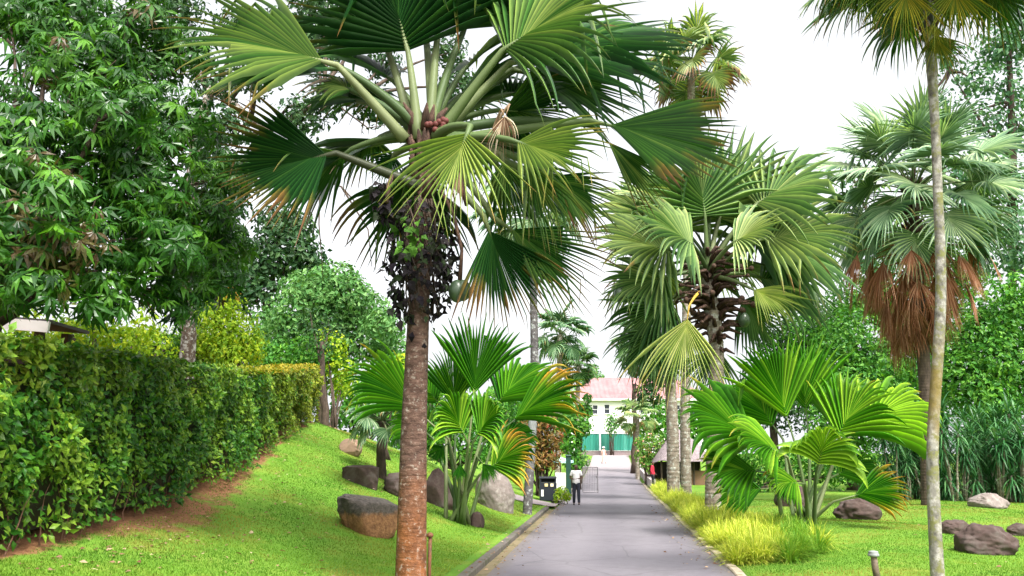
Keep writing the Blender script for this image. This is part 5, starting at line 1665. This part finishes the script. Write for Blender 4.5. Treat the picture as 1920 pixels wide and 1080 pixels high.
def gate_area():
    # dark green gate post on the left and an opened mesh gate leaf
    Y = 47.0
    f = on(1066, Y)
    t = thing('gate_post', f, 'dark green square gate post behind the man in white', 'post')
    MB().box(f + UP * .95, (.26, .26, 2.1)).build('post', plain_mat('green_paint', (.012, .05, .035), .6, .3, 5, .1), t)
    MB().box(f + UP * 2.03, (.34, .34, .07), taper=.7).build('cap', bpy.data.materials['green_paint'], t)
    Y = 48.0
    a, b = P(1093, 922, Y), P(1121, 922, Y)
    z0 = float(roadz(Y)) + .06
    z1 = P(1093, 876, Y)[2]
    gm = plain_mat('gate_steel', (.14, .13, .14), .5, .2, 10, .1, metal=.3)
    t = thing('metal_gate', A3(a[0], Y, z0 - .06), 'opened grey steel rod gate leaf standing in the road behind the man in white', 'gate')
    fr = MB()
    p = [A3(a[0], Y, z0), A3(b[0], Y, z0), A3(b[0], Y, z1), A3(a[0], Y, z1)]
    for i in range(4): fr.tube([p[i], p[(i + 1) % 4]], .03, 6)
    fr.tube([A3(b[0], Y, z0 - .06), A3(b[0], Y, z0)], .035, 6)
    fr.build('frame', gm, t)
    br = MB()
    for i in range(1, 9):
        x = a[0] + (b[0] - a[0]) * i / 9
        br.tube([A3(x, Y, z0), A3(x, Y, z1)], .009, 5)
    for zf in (.35, .7):
        br.tube([A3(a[0], Y, z0 + (z1 - z0) * zf), A3(b[0], Y, z0 + (z1 - z0) * zf)], .012, 5)
    br.build('rods', gm, t)
    MB().box(A3(b[0] - .05, Y - .04, z0 + .8), (.08, .05, .14)).build('latch', gm, t)
    # pale notice wall and aqua parasol by the entrance
    f = on(1051, 44)
    t = thing('notice_board', f, 'small white notice board on two legs left of the man in white', 'sign')
    MB().box(f + A3(0, 0, .75), (.52, .05, .85)).build('panel', M_WHITE, t)
    for sx in (-.2, .2):
        MB().box(f + A3(sx, 0.05, .55), (.05, .05, 1.25)).build('leg', M_GREYM, t)
    f = on(1050, 50)
    c = P(1051, 864, 50)
    t = thing('parasol', f, 'pale aqua parasol canopy behind the litter bin', 'parasol')
    aq = plain_mat('aqua_fabric', (.35, .62, .60), .8, .15, 4, .1)
    cn = MB()
    k = 10
    V = [c + UP * .22] + [c + A3(math.cos(6.2832 * i / k) * .75, math.sin(6.2832 * i / k) * .75, 0) for i in range(k)] + [c + A3(math.cos(6.2832 * i / k) * .75, math.sin(6.2832 * i / k) * .75, -.12) for i in range(k)]
    cn.add(V, [[1 + i, 1 + k + i, 1 + k + (i + 1) % k, 1 + (i + 1) % k] for i in range(k)], [[0, 1 + i, 1 + (i + 1) % k] for i in range(k)])
    cn.build('canopy', aq, t)
    MB().tube([f, c + UP * .2], .03, 8).build('pole', M_GREYM, t)


gate_area()


def corrugated():
    m, nt, out = new_mat('green_sheet')
    g = NT(nt)
    x = g.n('SeparateXYZ', {0: g.pos()}).outputs[0]
    r = g.n('TexNoise', {'Vector': g.n('CombineXYZ', {0: g.math('MULTIPLY', x, 1.6)}).outputs[0], 'Scale': 1.0, 'Detail': 2}).outputs[0]
    c = g.ramp(r, [(.3, (.015, .14, .105)), (.5, (.03, .22, .165)), (.7, (.075, .30, .24))])
    p = g.n('BsdfPrincipled', {'Base Color': c, 'Roughness': .5})
    nt.links.new(p.outputs[0], out.inputs[0])
    return m


def fence_and_house():
    Y = 108.0
    a, b = P(1085, 850, Y), P(1205, 850, Y)
    g0 = float(ground(a[0] + 3, Y))
    # low stone wall with the green sheet fence on it
    zt = P(1100, 846, Y)[2]
    ww = thing('stone_wall', A3((a[0] + b[0]) / 2, Y, g0), 'low grey stone wall under the green fence at the end of the road', 'wall')
    MB().box(A3((a[0] + b[0]) / 2, Y, (g0 + zt) / 2 - .05), (b[0] - a[0], .4, zt - g0 + .1)).build('wall', plain_mat('stone_courses', (.22, .17, .17), .9, .5, 4, .8), ww)
    MB().box(A3((a[0] + b[0]) / 2, Y, zt + .03), (b[0] - a[0] + .1, .5, .08)).build('coping', plain_mat('coping', (.35, .3, .3), .9, .3, 4, .4), ww)
    t = thing('sheet_fence', A3((a[0] + b[0]) / 2, Y, zt + .07), 'green corrugated sheet fence closing the far end of the road', 'fence')
    z1 = P(1100, 813, Y)[2]
    n = 170
    xs = np.linspace(a[0], b[0], n)
    V, f = [], []
    for i, x in enumerate(xs):
        d = .035 * math.sin(i * 1.5)
        V += [[x, Y + d, zt + .08], [x, Y + d, z1], [x, Y + d + .02, zt + .08], [x, Y + d + .02, z1]]
    for i in range(n - 1):
        q = i * 4
        f += [[q, q + 4, q + 5, q + 1], [q + 2, q + 3, q + 7, q + 6], [q + 1, q + 5, q + 7, q + 3]]
    mk('sheet_panel', V, np.array(f), corrugated(), t)
    for x in np.linspace(a[0] + .3, b[0] - .3, 6):
        MB().box(A3(x, Y + .1, (zt + z1) / 2 + .05), (.1, .1, z1 - zt + .1)).build('fence_post', M_GREYM, t)
    px = P(1125, 830, Y)[0]
    MB().box(A3(px, Y - .09, (zt + z1) / 2 + .05), (.22, .06, z1 - zt)).build('gate_panel', plain_mat('pale_panel', (.62, .7, .7), .6, .1, 3, .1), t)
    MB().box(A3((a[0] + b[0]) / 2, Y, z1 + .06), (b[0] - a[0], .14, .16)).build('top_rail', M_WHITE, t)
    # house
    Y = 128.0
    x0, x1 = P(1068, 760, Y)[0], P(1330, 760, Y)[0]
    g0 = float(ground(x0, Y))
    ze = P(1100, 749, Y)[2]
    zr = P(1100, 708, Y + 5)[2]
    dep = 11.0
    h = thing('house', A3((x0 + x1) / 2, Y + dep / 2, g0), 'two storey white house with pinkish red hipped roof at the end of the road', 'house')
    wall = MB().box(A3((x0 + x1) / 2, Y + dep / 2, (g0 + ze) / 2), (x1 - x0, dep, ze - g0))
    wm = plain_mat('white_render', (.80, .77, .76), .85, .06, 1.5, .1)
    wall.build('wall', wm, h)
    o = .7
    zr0 = ze - .02
    V = [[x0 - o, Y - o, zr0], [x1 + o, Y - o, zr0], [x1 + o, Y + dep + o, zr0], [x0 - o, Y + dep + o, zr0], [x0 + 4.2, Y + dep / 2, zr], [x1 - 4.2, Y + dep / 2, zr]]
    rm, nt, out = new_mat('roof_sheet')
    g = NT(nt)
    sx = g.n('SeparateXYZ', {0: g.pos()}).outputs[0]
    w = g.math('SINE', g.math('MULTIPLY', sx, 9.0))
    c = g.ramp(g.noise(.7, 4), [(.3, (.24, .10, .105)), (.7, (.34, .17, .17))])
    bm = g.n('Bump', {'Strength': .5, 'Distance': .05, 'Height': w})
    p = g.n('BsdfPrincipled', {'Base Color': c, 'Roughness': .7, 'Normal': bm.outputs[0]})
    nt.links.new(p.outputs[0], out.inputs[0])
    rf = mk('roof', V, [np.array([[0, 1, 5, 4], [2, 3, 4, 5], [3, 2, 1, 0]]), np.array([[1, 2, 5], [3, 0, 4]])], rm, h)
    MB().box(A3((x0 + x1) / 2, Y - o - .03, zr0 - .03), (x1 - x0 + 2 * o, .08, .26)).build('fascia', wm, rf)
    # small gablet on the roof front
    gx = P(1168, 740, Y)[0]
    gz = ze - .05
    V = [[gx - 1.1, Y - .35, gz], [gx + 1.1, Y - .35, gz], [gx, Y - .35, gz + 1.25], [gx, Y + 2.6, gz + 1.25], [gx - 1.1, Y + .9, gz], [gx + 1.1, Y + .9, gz]]
    mk('gablet', V, [np.array([[0, 2, 3, 4], [1, 5, 3, 2]]), np.array([[0, 1, 2]])], plain_mat('gablet_grey', (.3, .2, .22), .8, .2, 2, .1), rf)
    dark = plain_mat('window_glass', (.03, .035, .045), .15, .3, 2, 0, spec=.6)
    for (wx, wy, ww_, hh) in [(1103, 768, .75, 1.25), (1116, 768, .7, 1.25), (1138, 767, .7, 1.25), (1176, 768, .75, 1.25), (1088, 768, .6, 1.2), (1205, 768, .75, 1.25), (1235, 768, .75, 1.25), (1270, 768, .75, 1.25), (1300, 768, .75, 1.25)]:
        c = P(wx, wy, Y)
        fr = MB()
        for sx_ in (-1, 1): fr.box(c + A3(sx_ * (ww_ / 2 + .04), -.03, 0), (.08, .1, hh + .16))
        fr.box(c + A3(0, -.03, hh / 2 + .04), (ww_, .1, .08)).box(c + A3(0, -.03, 0), (ww_, .06, .05))
        wn = fr.build('window', wm, h)
        MB().box(c + A3(0, -.01, 0), (ww_, .04, hh)).build('pane', dark, wn)
        MB().box(c + A3(0, -.08, -hh / 2 - .07), (ww_ + .3, .2, .09)).build('sill', wm, wn)


fence_and_house()


def hut_and_wall():
    # thatched hut right of the road
    Y = 56.0
    x0, x1 = P(1236, 880, Y)[0], P(1335, 880, Y)[0]
    f = A3((x0 + x1) / 2, Y + 1.5, float(ground((x0 + x1) / 2, Y)))
    t = thing('thatched_hut', f, 'small open hut with purple grey thatched roof right of the road behind the palm trunks', 'hut')
    ze, zr = P(1280, 862, Y)[2], P(1280, 806, Y + 1.5)[2]
    cx = f[0]
    rng = np.random.default_rng(131)
    V, fc = [], []
    k = 22
    for lvl, (u, zz) in enumerate(((1.0, ze - .12), (.98, ze + .05), (.7, ze * .62 + zr * .38), (.35, ze * .28 + zr * .72), (.04, zr))):
        for i in range(k):
            a = 6.2832 * i / k
            ex = (abs(math.cos(a)) ** .6) * np.sign(math.cos(a))
            ey = (abs(math.sin(a)) ** .6) * np.sign(math.sin(a))
            j = 1 + (rng.normal(0, .025) if lvl < 2 else rng.normal(0, .012))
            V.append([cx + ex * (x1 - x0) * .56 * u * j, Y + 1.5 + ey * 2.2 * u * j, zz + rng.normal(0, .05)])
    for l in range(4):
        for i in range(k): fc.append([l * k + i, l * k + (i + 1) % k, (l + 1) * k + (i + 1) % k, (l + 1) * k + i])
    thm = bark_mat('thatch', [(.3, (.12, .095, .10)), (.55, (.26, .21, .22)), (.75, (.38, .32, .32))], 6, 1.0, (3, 3, .5))
    mk('thatch_roof', V, np.array(fc), thm, t, None, True)
    for sx in (-1, -.35, .35, 1):
        for sy in (.1, 2.9):
            x = cx + sx * (x1 - x0) * .45
            MB().tube([A3(x, Y + sy, f[2] - .05), A3(x, Y + sy, ze + .2)], .07, 7).build('timber_post', B_DARK, t)
    MB().box(A3(cx, Y + 2.95, f[2] + .7), ((x1 - x0) * .9, .08, 1.5)).build('back_wall', plain_mat('hut_boards', (.035, .028, .025), .9, .4, 5, .3), t)
    MB().box(A3(cx + .6, Y + .3, f[2] + .45), ((x1 - x0) * .5, .35, .9)).build('counter', plain_mat('counter_wood', (.16, .09, .05), .7, .3, 6, .3), t)
    # low sloping parapet along the right road edge
    V, fc = [], []
    Ys = np.linspace(52.5, 88, 20)
    for y in Ys:
        x = road_c(y) + HALF + .25
        z = float(roadz(y))
        hgt = .55
        V += [[x, y, z - .1], [x, y, z + hgt], [x + .3, y, z + hgt], [x + .3, y, z - .1]]
    for i in range(len(Ys) - 1):
        for k_ in range(3): fc.append([i * 4 + k_ + 1, i * 4 + k_, (i + 1) * 4 + k_, (i + 1) * 4 + k_ + 1])
    fc.append([0, 1, 2, 3])
    n = (len(Ys) - 1) * 4
    fc.append([n + 3, n + 2, n + 1, n])
    o = mk('low_wall', V, np.array(fc), plain_mat('pale_render', (.42, .36, .36), .9, .25, 3, .3, dirt=(.14, .12, .1)))
    recenter(o)
    tag(o, 'low pale parapet wall along the right road edge beside the person in red', 'wall')
    # white fascia of a garden pavilion behind the hedge, far left
    Y = 13.0
    c0, c1 = P(-160, 590, Y), P(92, 611, Y)
    mid = (c0 + c1) / 2
    gz = float(ground(mid[0], Y + 1.5))
    t = thing('garden_pavilion', A3(mid[0], Y + 1.5, gz), 'white roof edge of a garden pavilion showing over the hedge at far left', 'pavilion')
    d = unit(c1 - c0)
    Ln = float(np.linalg.norm(c1 - c0))
    R = np.stack([d, A3(0, 1, 0), unit(np.cross(d, A3(0, 1, 0)))], 1)
    MB().box(mid + A3(0, 0, -.02), (Ln, .05, .17), R=R).build('fascia', M_WHITE, t)
    MB().box(mid + A3(0, .65, .075), (Ln - .01, 1.25, .05), R=R).build('roof', plain_mat('roof_felt', (.07, .06, .06), .9, .3, 4, .3), t)
    for sx in (-.42, .36):
        for sy in (.3, 1.1):
            p = mid + d * Ln * sx + A3(0, sy, 0)
            MB().box(A3(p[0], p[1], (p[2] + gz) / 2), (.12, .12, p[2] - gz)).build('post', B_DARK, t)
    MB().box(A3(mid[0] - .5, Y + 1.25, (mid[2] + gz) / 2 - .2), (Ln * .7, .08, mid[2] - gz - .5)).build('back_wall', plain_mat('dark_boards', (.05, .04, .035), .9, .3, 5, .3), t)


hut_and_wall()

# ------------------------------------------------------------------ people
def skinned(name, chains, mat, parent, xf, sub=1, rootv=0):
    """chains: list of (points, radii, attach) ; attach = index of the vertex the chain starts from (or None)"""
    V, E, Rr = [], [], []
    for pts, rad, att in chains:
        prev = att
        for p, r in zip(pts, rad):
            V.append(p)
            Rr.append(r if isinstance(r, tuple) else (r, r))
            i = len(V) - 1
            if prev is not None: E.append((prev, i))
            prev = i
    me = bpy.data.meshes.new('tmp')
    me.from_pydata([tuple(v) for v in V], E, [])
    o = bpy.data.objects.new('tmp', me)
    COL.objects.link(o)
    sk = o.modifiers.new('skin', 'SKIN')
    sk.use_smooth_shade = True
    for i, r in enumerate(Rr):
        me.skin_vertices[0].data[i].radius = r
        me.skin_vertices[0].data[i].use_root = (i == rootv)
    if sub:
        s = o.modifiers.new('sub', 'SUBSURF')
        s.levels = sub
        s.render_levels = sub
    dg = bpy.context.evaluated_depsgraph_get()
    ev = o.evaluated_get(dg)
    m2 = bpy.data.meshes.new_from_object(ev)
    bpy.data.objects.remove(o)
    bpy.data.meshes.remove(me)
    n = len(m2.vertices)
    a = np.empty(n * 3, np.float32)
    m2.vertices.foreach_get('co', a)
    W = xf(a.reshape(-1, 3).astype(float))
    faces3 = [list(p.vertices) for p in m2.polygons if len(p.vertices) == 3]
    faces4 = [list(p.vertices) for p in m2.polygons if len(p.vertices) == 4]
    fs = []
    if faces4: fs.append(np.array(faces4))
    if faces3: fs.append(np.array(faces3))
    bpy.data.meshes.remove(m2)
    return mk(name, W, fs, mat, parent, None, True)


def person(pos, face_deg, H, label, skin, shirt, legs, hair, pose, shoe, hat=None, bag=None):
    t = thing('person', pos, label, 'person')
    k = H / 1.75
    fa = math.radians(face_deg)              # 0 = facing the camera (-Y)
    ca, sa = math.cos(fa), math.sin(fa)

    def xf(p):
        p = np.asarray(p, float) * k
        return np.stack([p[..., 0] * ca - p[..., 1] * sa, p[..., 0] * sa + p[..., 1] * ca, p[..., 2]], -1) + np.asarray(pos, float)

    J = pose                                  # joints: hipL.. etc (x: own left is +x when facing -y)
    pel = (0, 0, .96)
    body = []
    body.append(([pel, (0, .01, 1.10), (0, .01, 1.28), (0, .0, 1.42), (0, -.005, 1.50), (0, -.02, 1.555), (0, -.03, 1.64), (0, -.01, 1.715)],
                 [(.12, .09), (.115, .085), (.135, .095), (.09, .07), (.050, .054), (.060, .075), (.074, .088), (.05, .06)], None))
    nb = 8
    body.append(([(0, -.115, 1.625), (0, -.135, 1.605)], [.014, .012], 6))       # nose
    nb += 2
    for s in (1, -1):
        body.append(([(s * .085, -.01, 1.63)], [.016], 6))                      # ears
        nb += 1
    idx = nb
    for s, key in ((1, 'L'), (-1, 'R')):
        sh = (s * .165, 0, 1.42)
        el, wr, hand = J['elbow' + key], J['wrist' + key], J['hand' + key]
        body.append(([sh, el, wr], [.055, .04, .028], 3))
        w = idx + 2
        idx += 3
        wr_, hd_ = np.array(wr), np.array(hand)
        d = unit(hd_ - wr_)
        pc = wr_ + d * .055
        body.append(([tuple(pc)], [(.036, .020)], w))
        pi = idx
        idx += 1
        u = unit(np.cross(d, A3(0, 0, 1)) + A3(1e-3, 0, 0))
        for q, ln in zip((-.027, -.009, .009, .027), (.068, .08, .076, .06)):
            b0 = pc + d * .03 + u * q
            curl = A3(0, .0, -.012)
            body.append(([tuple(b0), tuple(b0 + d * ln * .55), tuple(b0 + d * ln * .9 + curl)], [.009, .0085, .007], pi))
            idx += 3
        th = pc + u * s * -.035 - d * .005
        body.append(([tuple(th), tuple(th + d * .035 + u * s * -.01)], [.011, .009], pi))
        idx += 2
    for s, key in ((1, 'L'), (-1, 'R')):
        body.append(([(s * .09, 0, .90), J['knee' + key], J['ankle' + key], tuple(np.array(J['ankle' + key]) + A3(0, -.10, -.05))], [.085, .055, .038, .032], 0))
    skinned('body', body, skin, t, xf, 1)
    # eyes and mouth
    mb = MB()
    for s in (1, -1):
        e = MB().ball(xf(np.array([[s * .032, -.108, 1.645]]))[0], .011 * k, 8, 6)
        e.build('eye', bpy.data.materials['eye_dark'], t, True)
    MB().box(xf(np.array([[0, -.104, 1.577]]))[0], (.05 * k, .02 * k, .012 * k), rz=fa).build('mouth', bpy.data.materials['lip'], t)
    # shirt with sleeves
    top = [([(0, .0, .84), (0, .01, .96), (0, .01, 1.15), (0, .01, 1.30), (0, .0, 1.42), (0, -.002, 1.475)],
            [(.185, .145), (.178, .142), (.168, .134), (.168, .130), (.115, .085), (.068, .066)], None)]
    i = 6
    for s, key in ((1, 'L'), (-1, 'R')):
        sh = A3(s * .165, 0, 1.42)
        el = np.array(J['elbow' + key])
        frac = J.get('sleeve', .75)
        e2 = sh + (el - sh) * min(1, frac)
        chain = [tuple(sh), tuple((sh + e2) / 2), tuple(e2)]
        rad = [.078, .072, .068]
        if frac > 1:
            chain.append(tuple(np.array(J['wrist' + key])))
            rad = [.075, .062, .055, .042]
        top.append((chain, rad, 4))
    skinned('shirt', top, shirt, t, xf, 1)
    tr = [([(0, 0, 1.04), (0, 0, .90)], [(.155, .12), (.158, .125)], None)]
    for s, key in ((1, 'L'), (-1, 'R')):
        a = np.array(J['ankle' + key])
        tr.append(([(s * .085, 0, .84), J['knee' + key], tuple(a + A3(0, .01, -.02))], [.108, .080, .066], 1))
    skinned('trousers', tr, legs, t, xf, 1)
    for s, key in ((1, 'L'), (-1, 'R')):
        a = np.array(J['ankle' + key])
        skinned('shoe', [([tuple(a + A3(0, .05, -.045)), tuple(a + A3(0, -.04, -.045)), tuple(a + A3(0, -.15, -.055))], [(.045, .04), (.048, .04), (.035, .025)], None)], shoe, t, xf, 1)
    # hair cap / hat
    hb = [([(0, .025, 1.60), (0, .012, 1.68), (0, -.008, 1.735)], [(.075, .075), (.090, .098), (.062, .07)], None)]
    skinned('hair', hb, hair, t, xf, 1)
    if hat is not None:
        c = xf(np.array([[0, -.02, 1.70]]))[0]
        MB().lathe(tuple(c), [(.19 * k, -.015), (.185 * k, 0), (.105 * k, .01), (.10 * k, .09 * k), (.05 * k, .115 * k), (0, .118 * k)], 18).build('hat', hat, t, True)
    if J.get('held') is not None:
        c = xf(np.array([J['held']]))[0]
        MB().box(c, (.17 * k, .03, .11 * k)).build('held_paper', M_WHITE, t)
    return t


plain_mat('eye_dark', (.02, .015, .012), .3, .2, 3, 0)
plain_mat('lip', (.09, .03, .028), .5, .2, 3, 0)
SK_DARK = plain_mat('dark_skin', (.085, .045, .03), .5, .2, 6, .05)
SK_PALE = plain_mat('pale_skin', (.55, .33, .25), .5, .1, 6, .05)
HAIR = plain_mat('black_hair', (.012, .010, .010), .7, .3, 20, .3)
SHOE = plain_mat('shoe_leather', (.02, .018, .02), .5, .3, 6, .1)
CL_WHITE = plain_mat('white_cotton', (.78, .74, .76), .9, .06, 6, .3)
CL_NAVY = plain_mat('dark_cloth', (.022, .024, .036), .9, .3, 8, .3)
CL_RED = plain_mat('red_cloth', (.50, .025, .05), .9, .25, 8, .3)
CL_PINK = plain_mat('pink_cloth', (.66, .40, .34), .9, .15, 8, .3)
CL_SAND = plain_mat('sand_cloth', (.62, .50, .42), .9, .15, 8, .3)

m = GP(1081, 947)
person(m, -4, P(1080, 870, m[1])[2] - m[2], 'man in white short sleeved shirt and dark trousers walking on the road with hands together', SK_DARK, CL_WHITE, CL_NAVY, HAIR,
       dict(elbowL=(.27, .03, 1.14), wristL=(.13, -.20, 1.13), handL=(.02, -.25, 1.14), elbowR=(-.27, .03, 1.14), wristR=(-.13, -.20, 1.11), handR=(-.02, -.25, 1.11),
            kneeL=(.10, -.05, .50), ankleL=(.11, -.10, .085), kneeR=(-.10, -.01, .49), ankleR=(-.11, .10, .085), sleeve=.72), SHOE)
r = on(1224, 51.5)
r[0] = P(1224, 900, 51.5)[0]
person(r, 75, 1.66, 'person in red top and dark trousers standing by the low wall', SK_DARK, CL_RED, CL_NAVY, HAIR,
       dict(elbowL=(.26, .05, 1.15), wristL=(.22, -.12, .98), handL=(.20, -.19, .93), elbowR=(-.26, .06, 1.15), wristR=(-.24, -.06, .93), handR=(-.24, -.10, .85),
            kneeL=(.09, -.02, .49), ankleL=(.10, 0, .085), kneeR=(-.09, -.02, .49), ankleR=(-.10, .03, .085), sleeve=1.2), SHOE)
f = GP(1132, 869, 60)
person(f, 30, 1.68, 'far off walker in pink clothes and pale sun hat at the top of the road', SK_PALE, CL_PINK, CL_SAND, HAIR,
       dict(elbowL=(.26, .03, 1.15), wristL=(.24, -.12, .95), handL=(.23, -.18, .88), elbowR=(-.26, .06, 1.15), wristR=(-.25, .10, .93), handR=(-.25, .12, .85),
            kneeL=(.09, -.12, .50), ankleL=(.10, -.20, .10), kneeR=(-.09, .02, .49), ankleR=(-.10, .22, .10), sleeve=.95), SHOE, hat=CL_WHITE)

# ------------------------------------------------------------------ camera, sky, sun
cam = bpy.data.cameras.new('camera')
cam.sensor_width = 36
cam.lens = F / 1920 * 36
cam.clip_end = 3000
cam.clip_start = .1
co = bpy.data.objects.new('camera', cam)
co.location = (0, 0, CAMH)
co.rotation_euler = (math.pi / 2 + PITCH, 0, 0)
COL.objects.link(co)
SC.camera = co

SUN_EL, SUN_AZ = 56, 152          # azimuth clockwise from +Y
w = bpy.data.worlds.new('World')
SC.world = w
w.use_nodes = True
nt = w.node_tree
nt.nodes.clear()
g = NT(nt)
sky = nt.nodes.new('ShaderNodeTexSky')
sky.sky_type = 'NISHITA'
sky.sun_disc = False
sky.sun_elevation = math.radians(SUN_EL)
sky.sun_rotation = math.radians(SUN_AZ)
sky.air_density = 1.0
sky.dust_density = 6.0
sky.ozone_density = 1.0
hs = g.n('HueSaturation', {'Saturation': .14, 'Value': 1.0, 'Color': sky.outputs[0]})
cloud = g.mix(1.0, hs.outputs[0], (2.45, 2.5, 2.6), 'LIGHTEN')      # an even overcast behind the clear-sky gradient
bg = g.n('Background', {'Color': cloud, 'Strength': .115})
wo = nt.nodes.new('ShaderNodeOutputWorld')
nt.links.new(bg.outputs[0], wo.inputs[0])

sl = bpy.data.lights.new('sun', 'SUN')
sl.energy = 1.5
sl.angle = math.radians(10)
sl.color = (1.0, .96, .90)
so = bpy.data.objects.new('sun', sl)
az, el = math.radians(SUN_AZ), math.radians(SUN_EL)
sd = Vector((math.sin(az) * math.cos(el), math.cos(az) * math.cos(el), math.sin(el)))
so.rotation_euler = sd.to_track_quat('Z', 'Y').to_euler()
so.location = (0, -5, 30)
COL.objects.link(so)

SC.view_settings.view_transform = 'Standard'
SC.view_settings.look = 'None'
SC.view_settings.exposure = 1.93
SC.view_settings.gamma = 1
SC.view_settings.use_curve_mapping = False
SC.cycles.use_denoising = True
SC.cycles.max_bounces = 8
SC.cycles.diffuse_bounces = 4
SC.cycles.transmission_bounces = 4
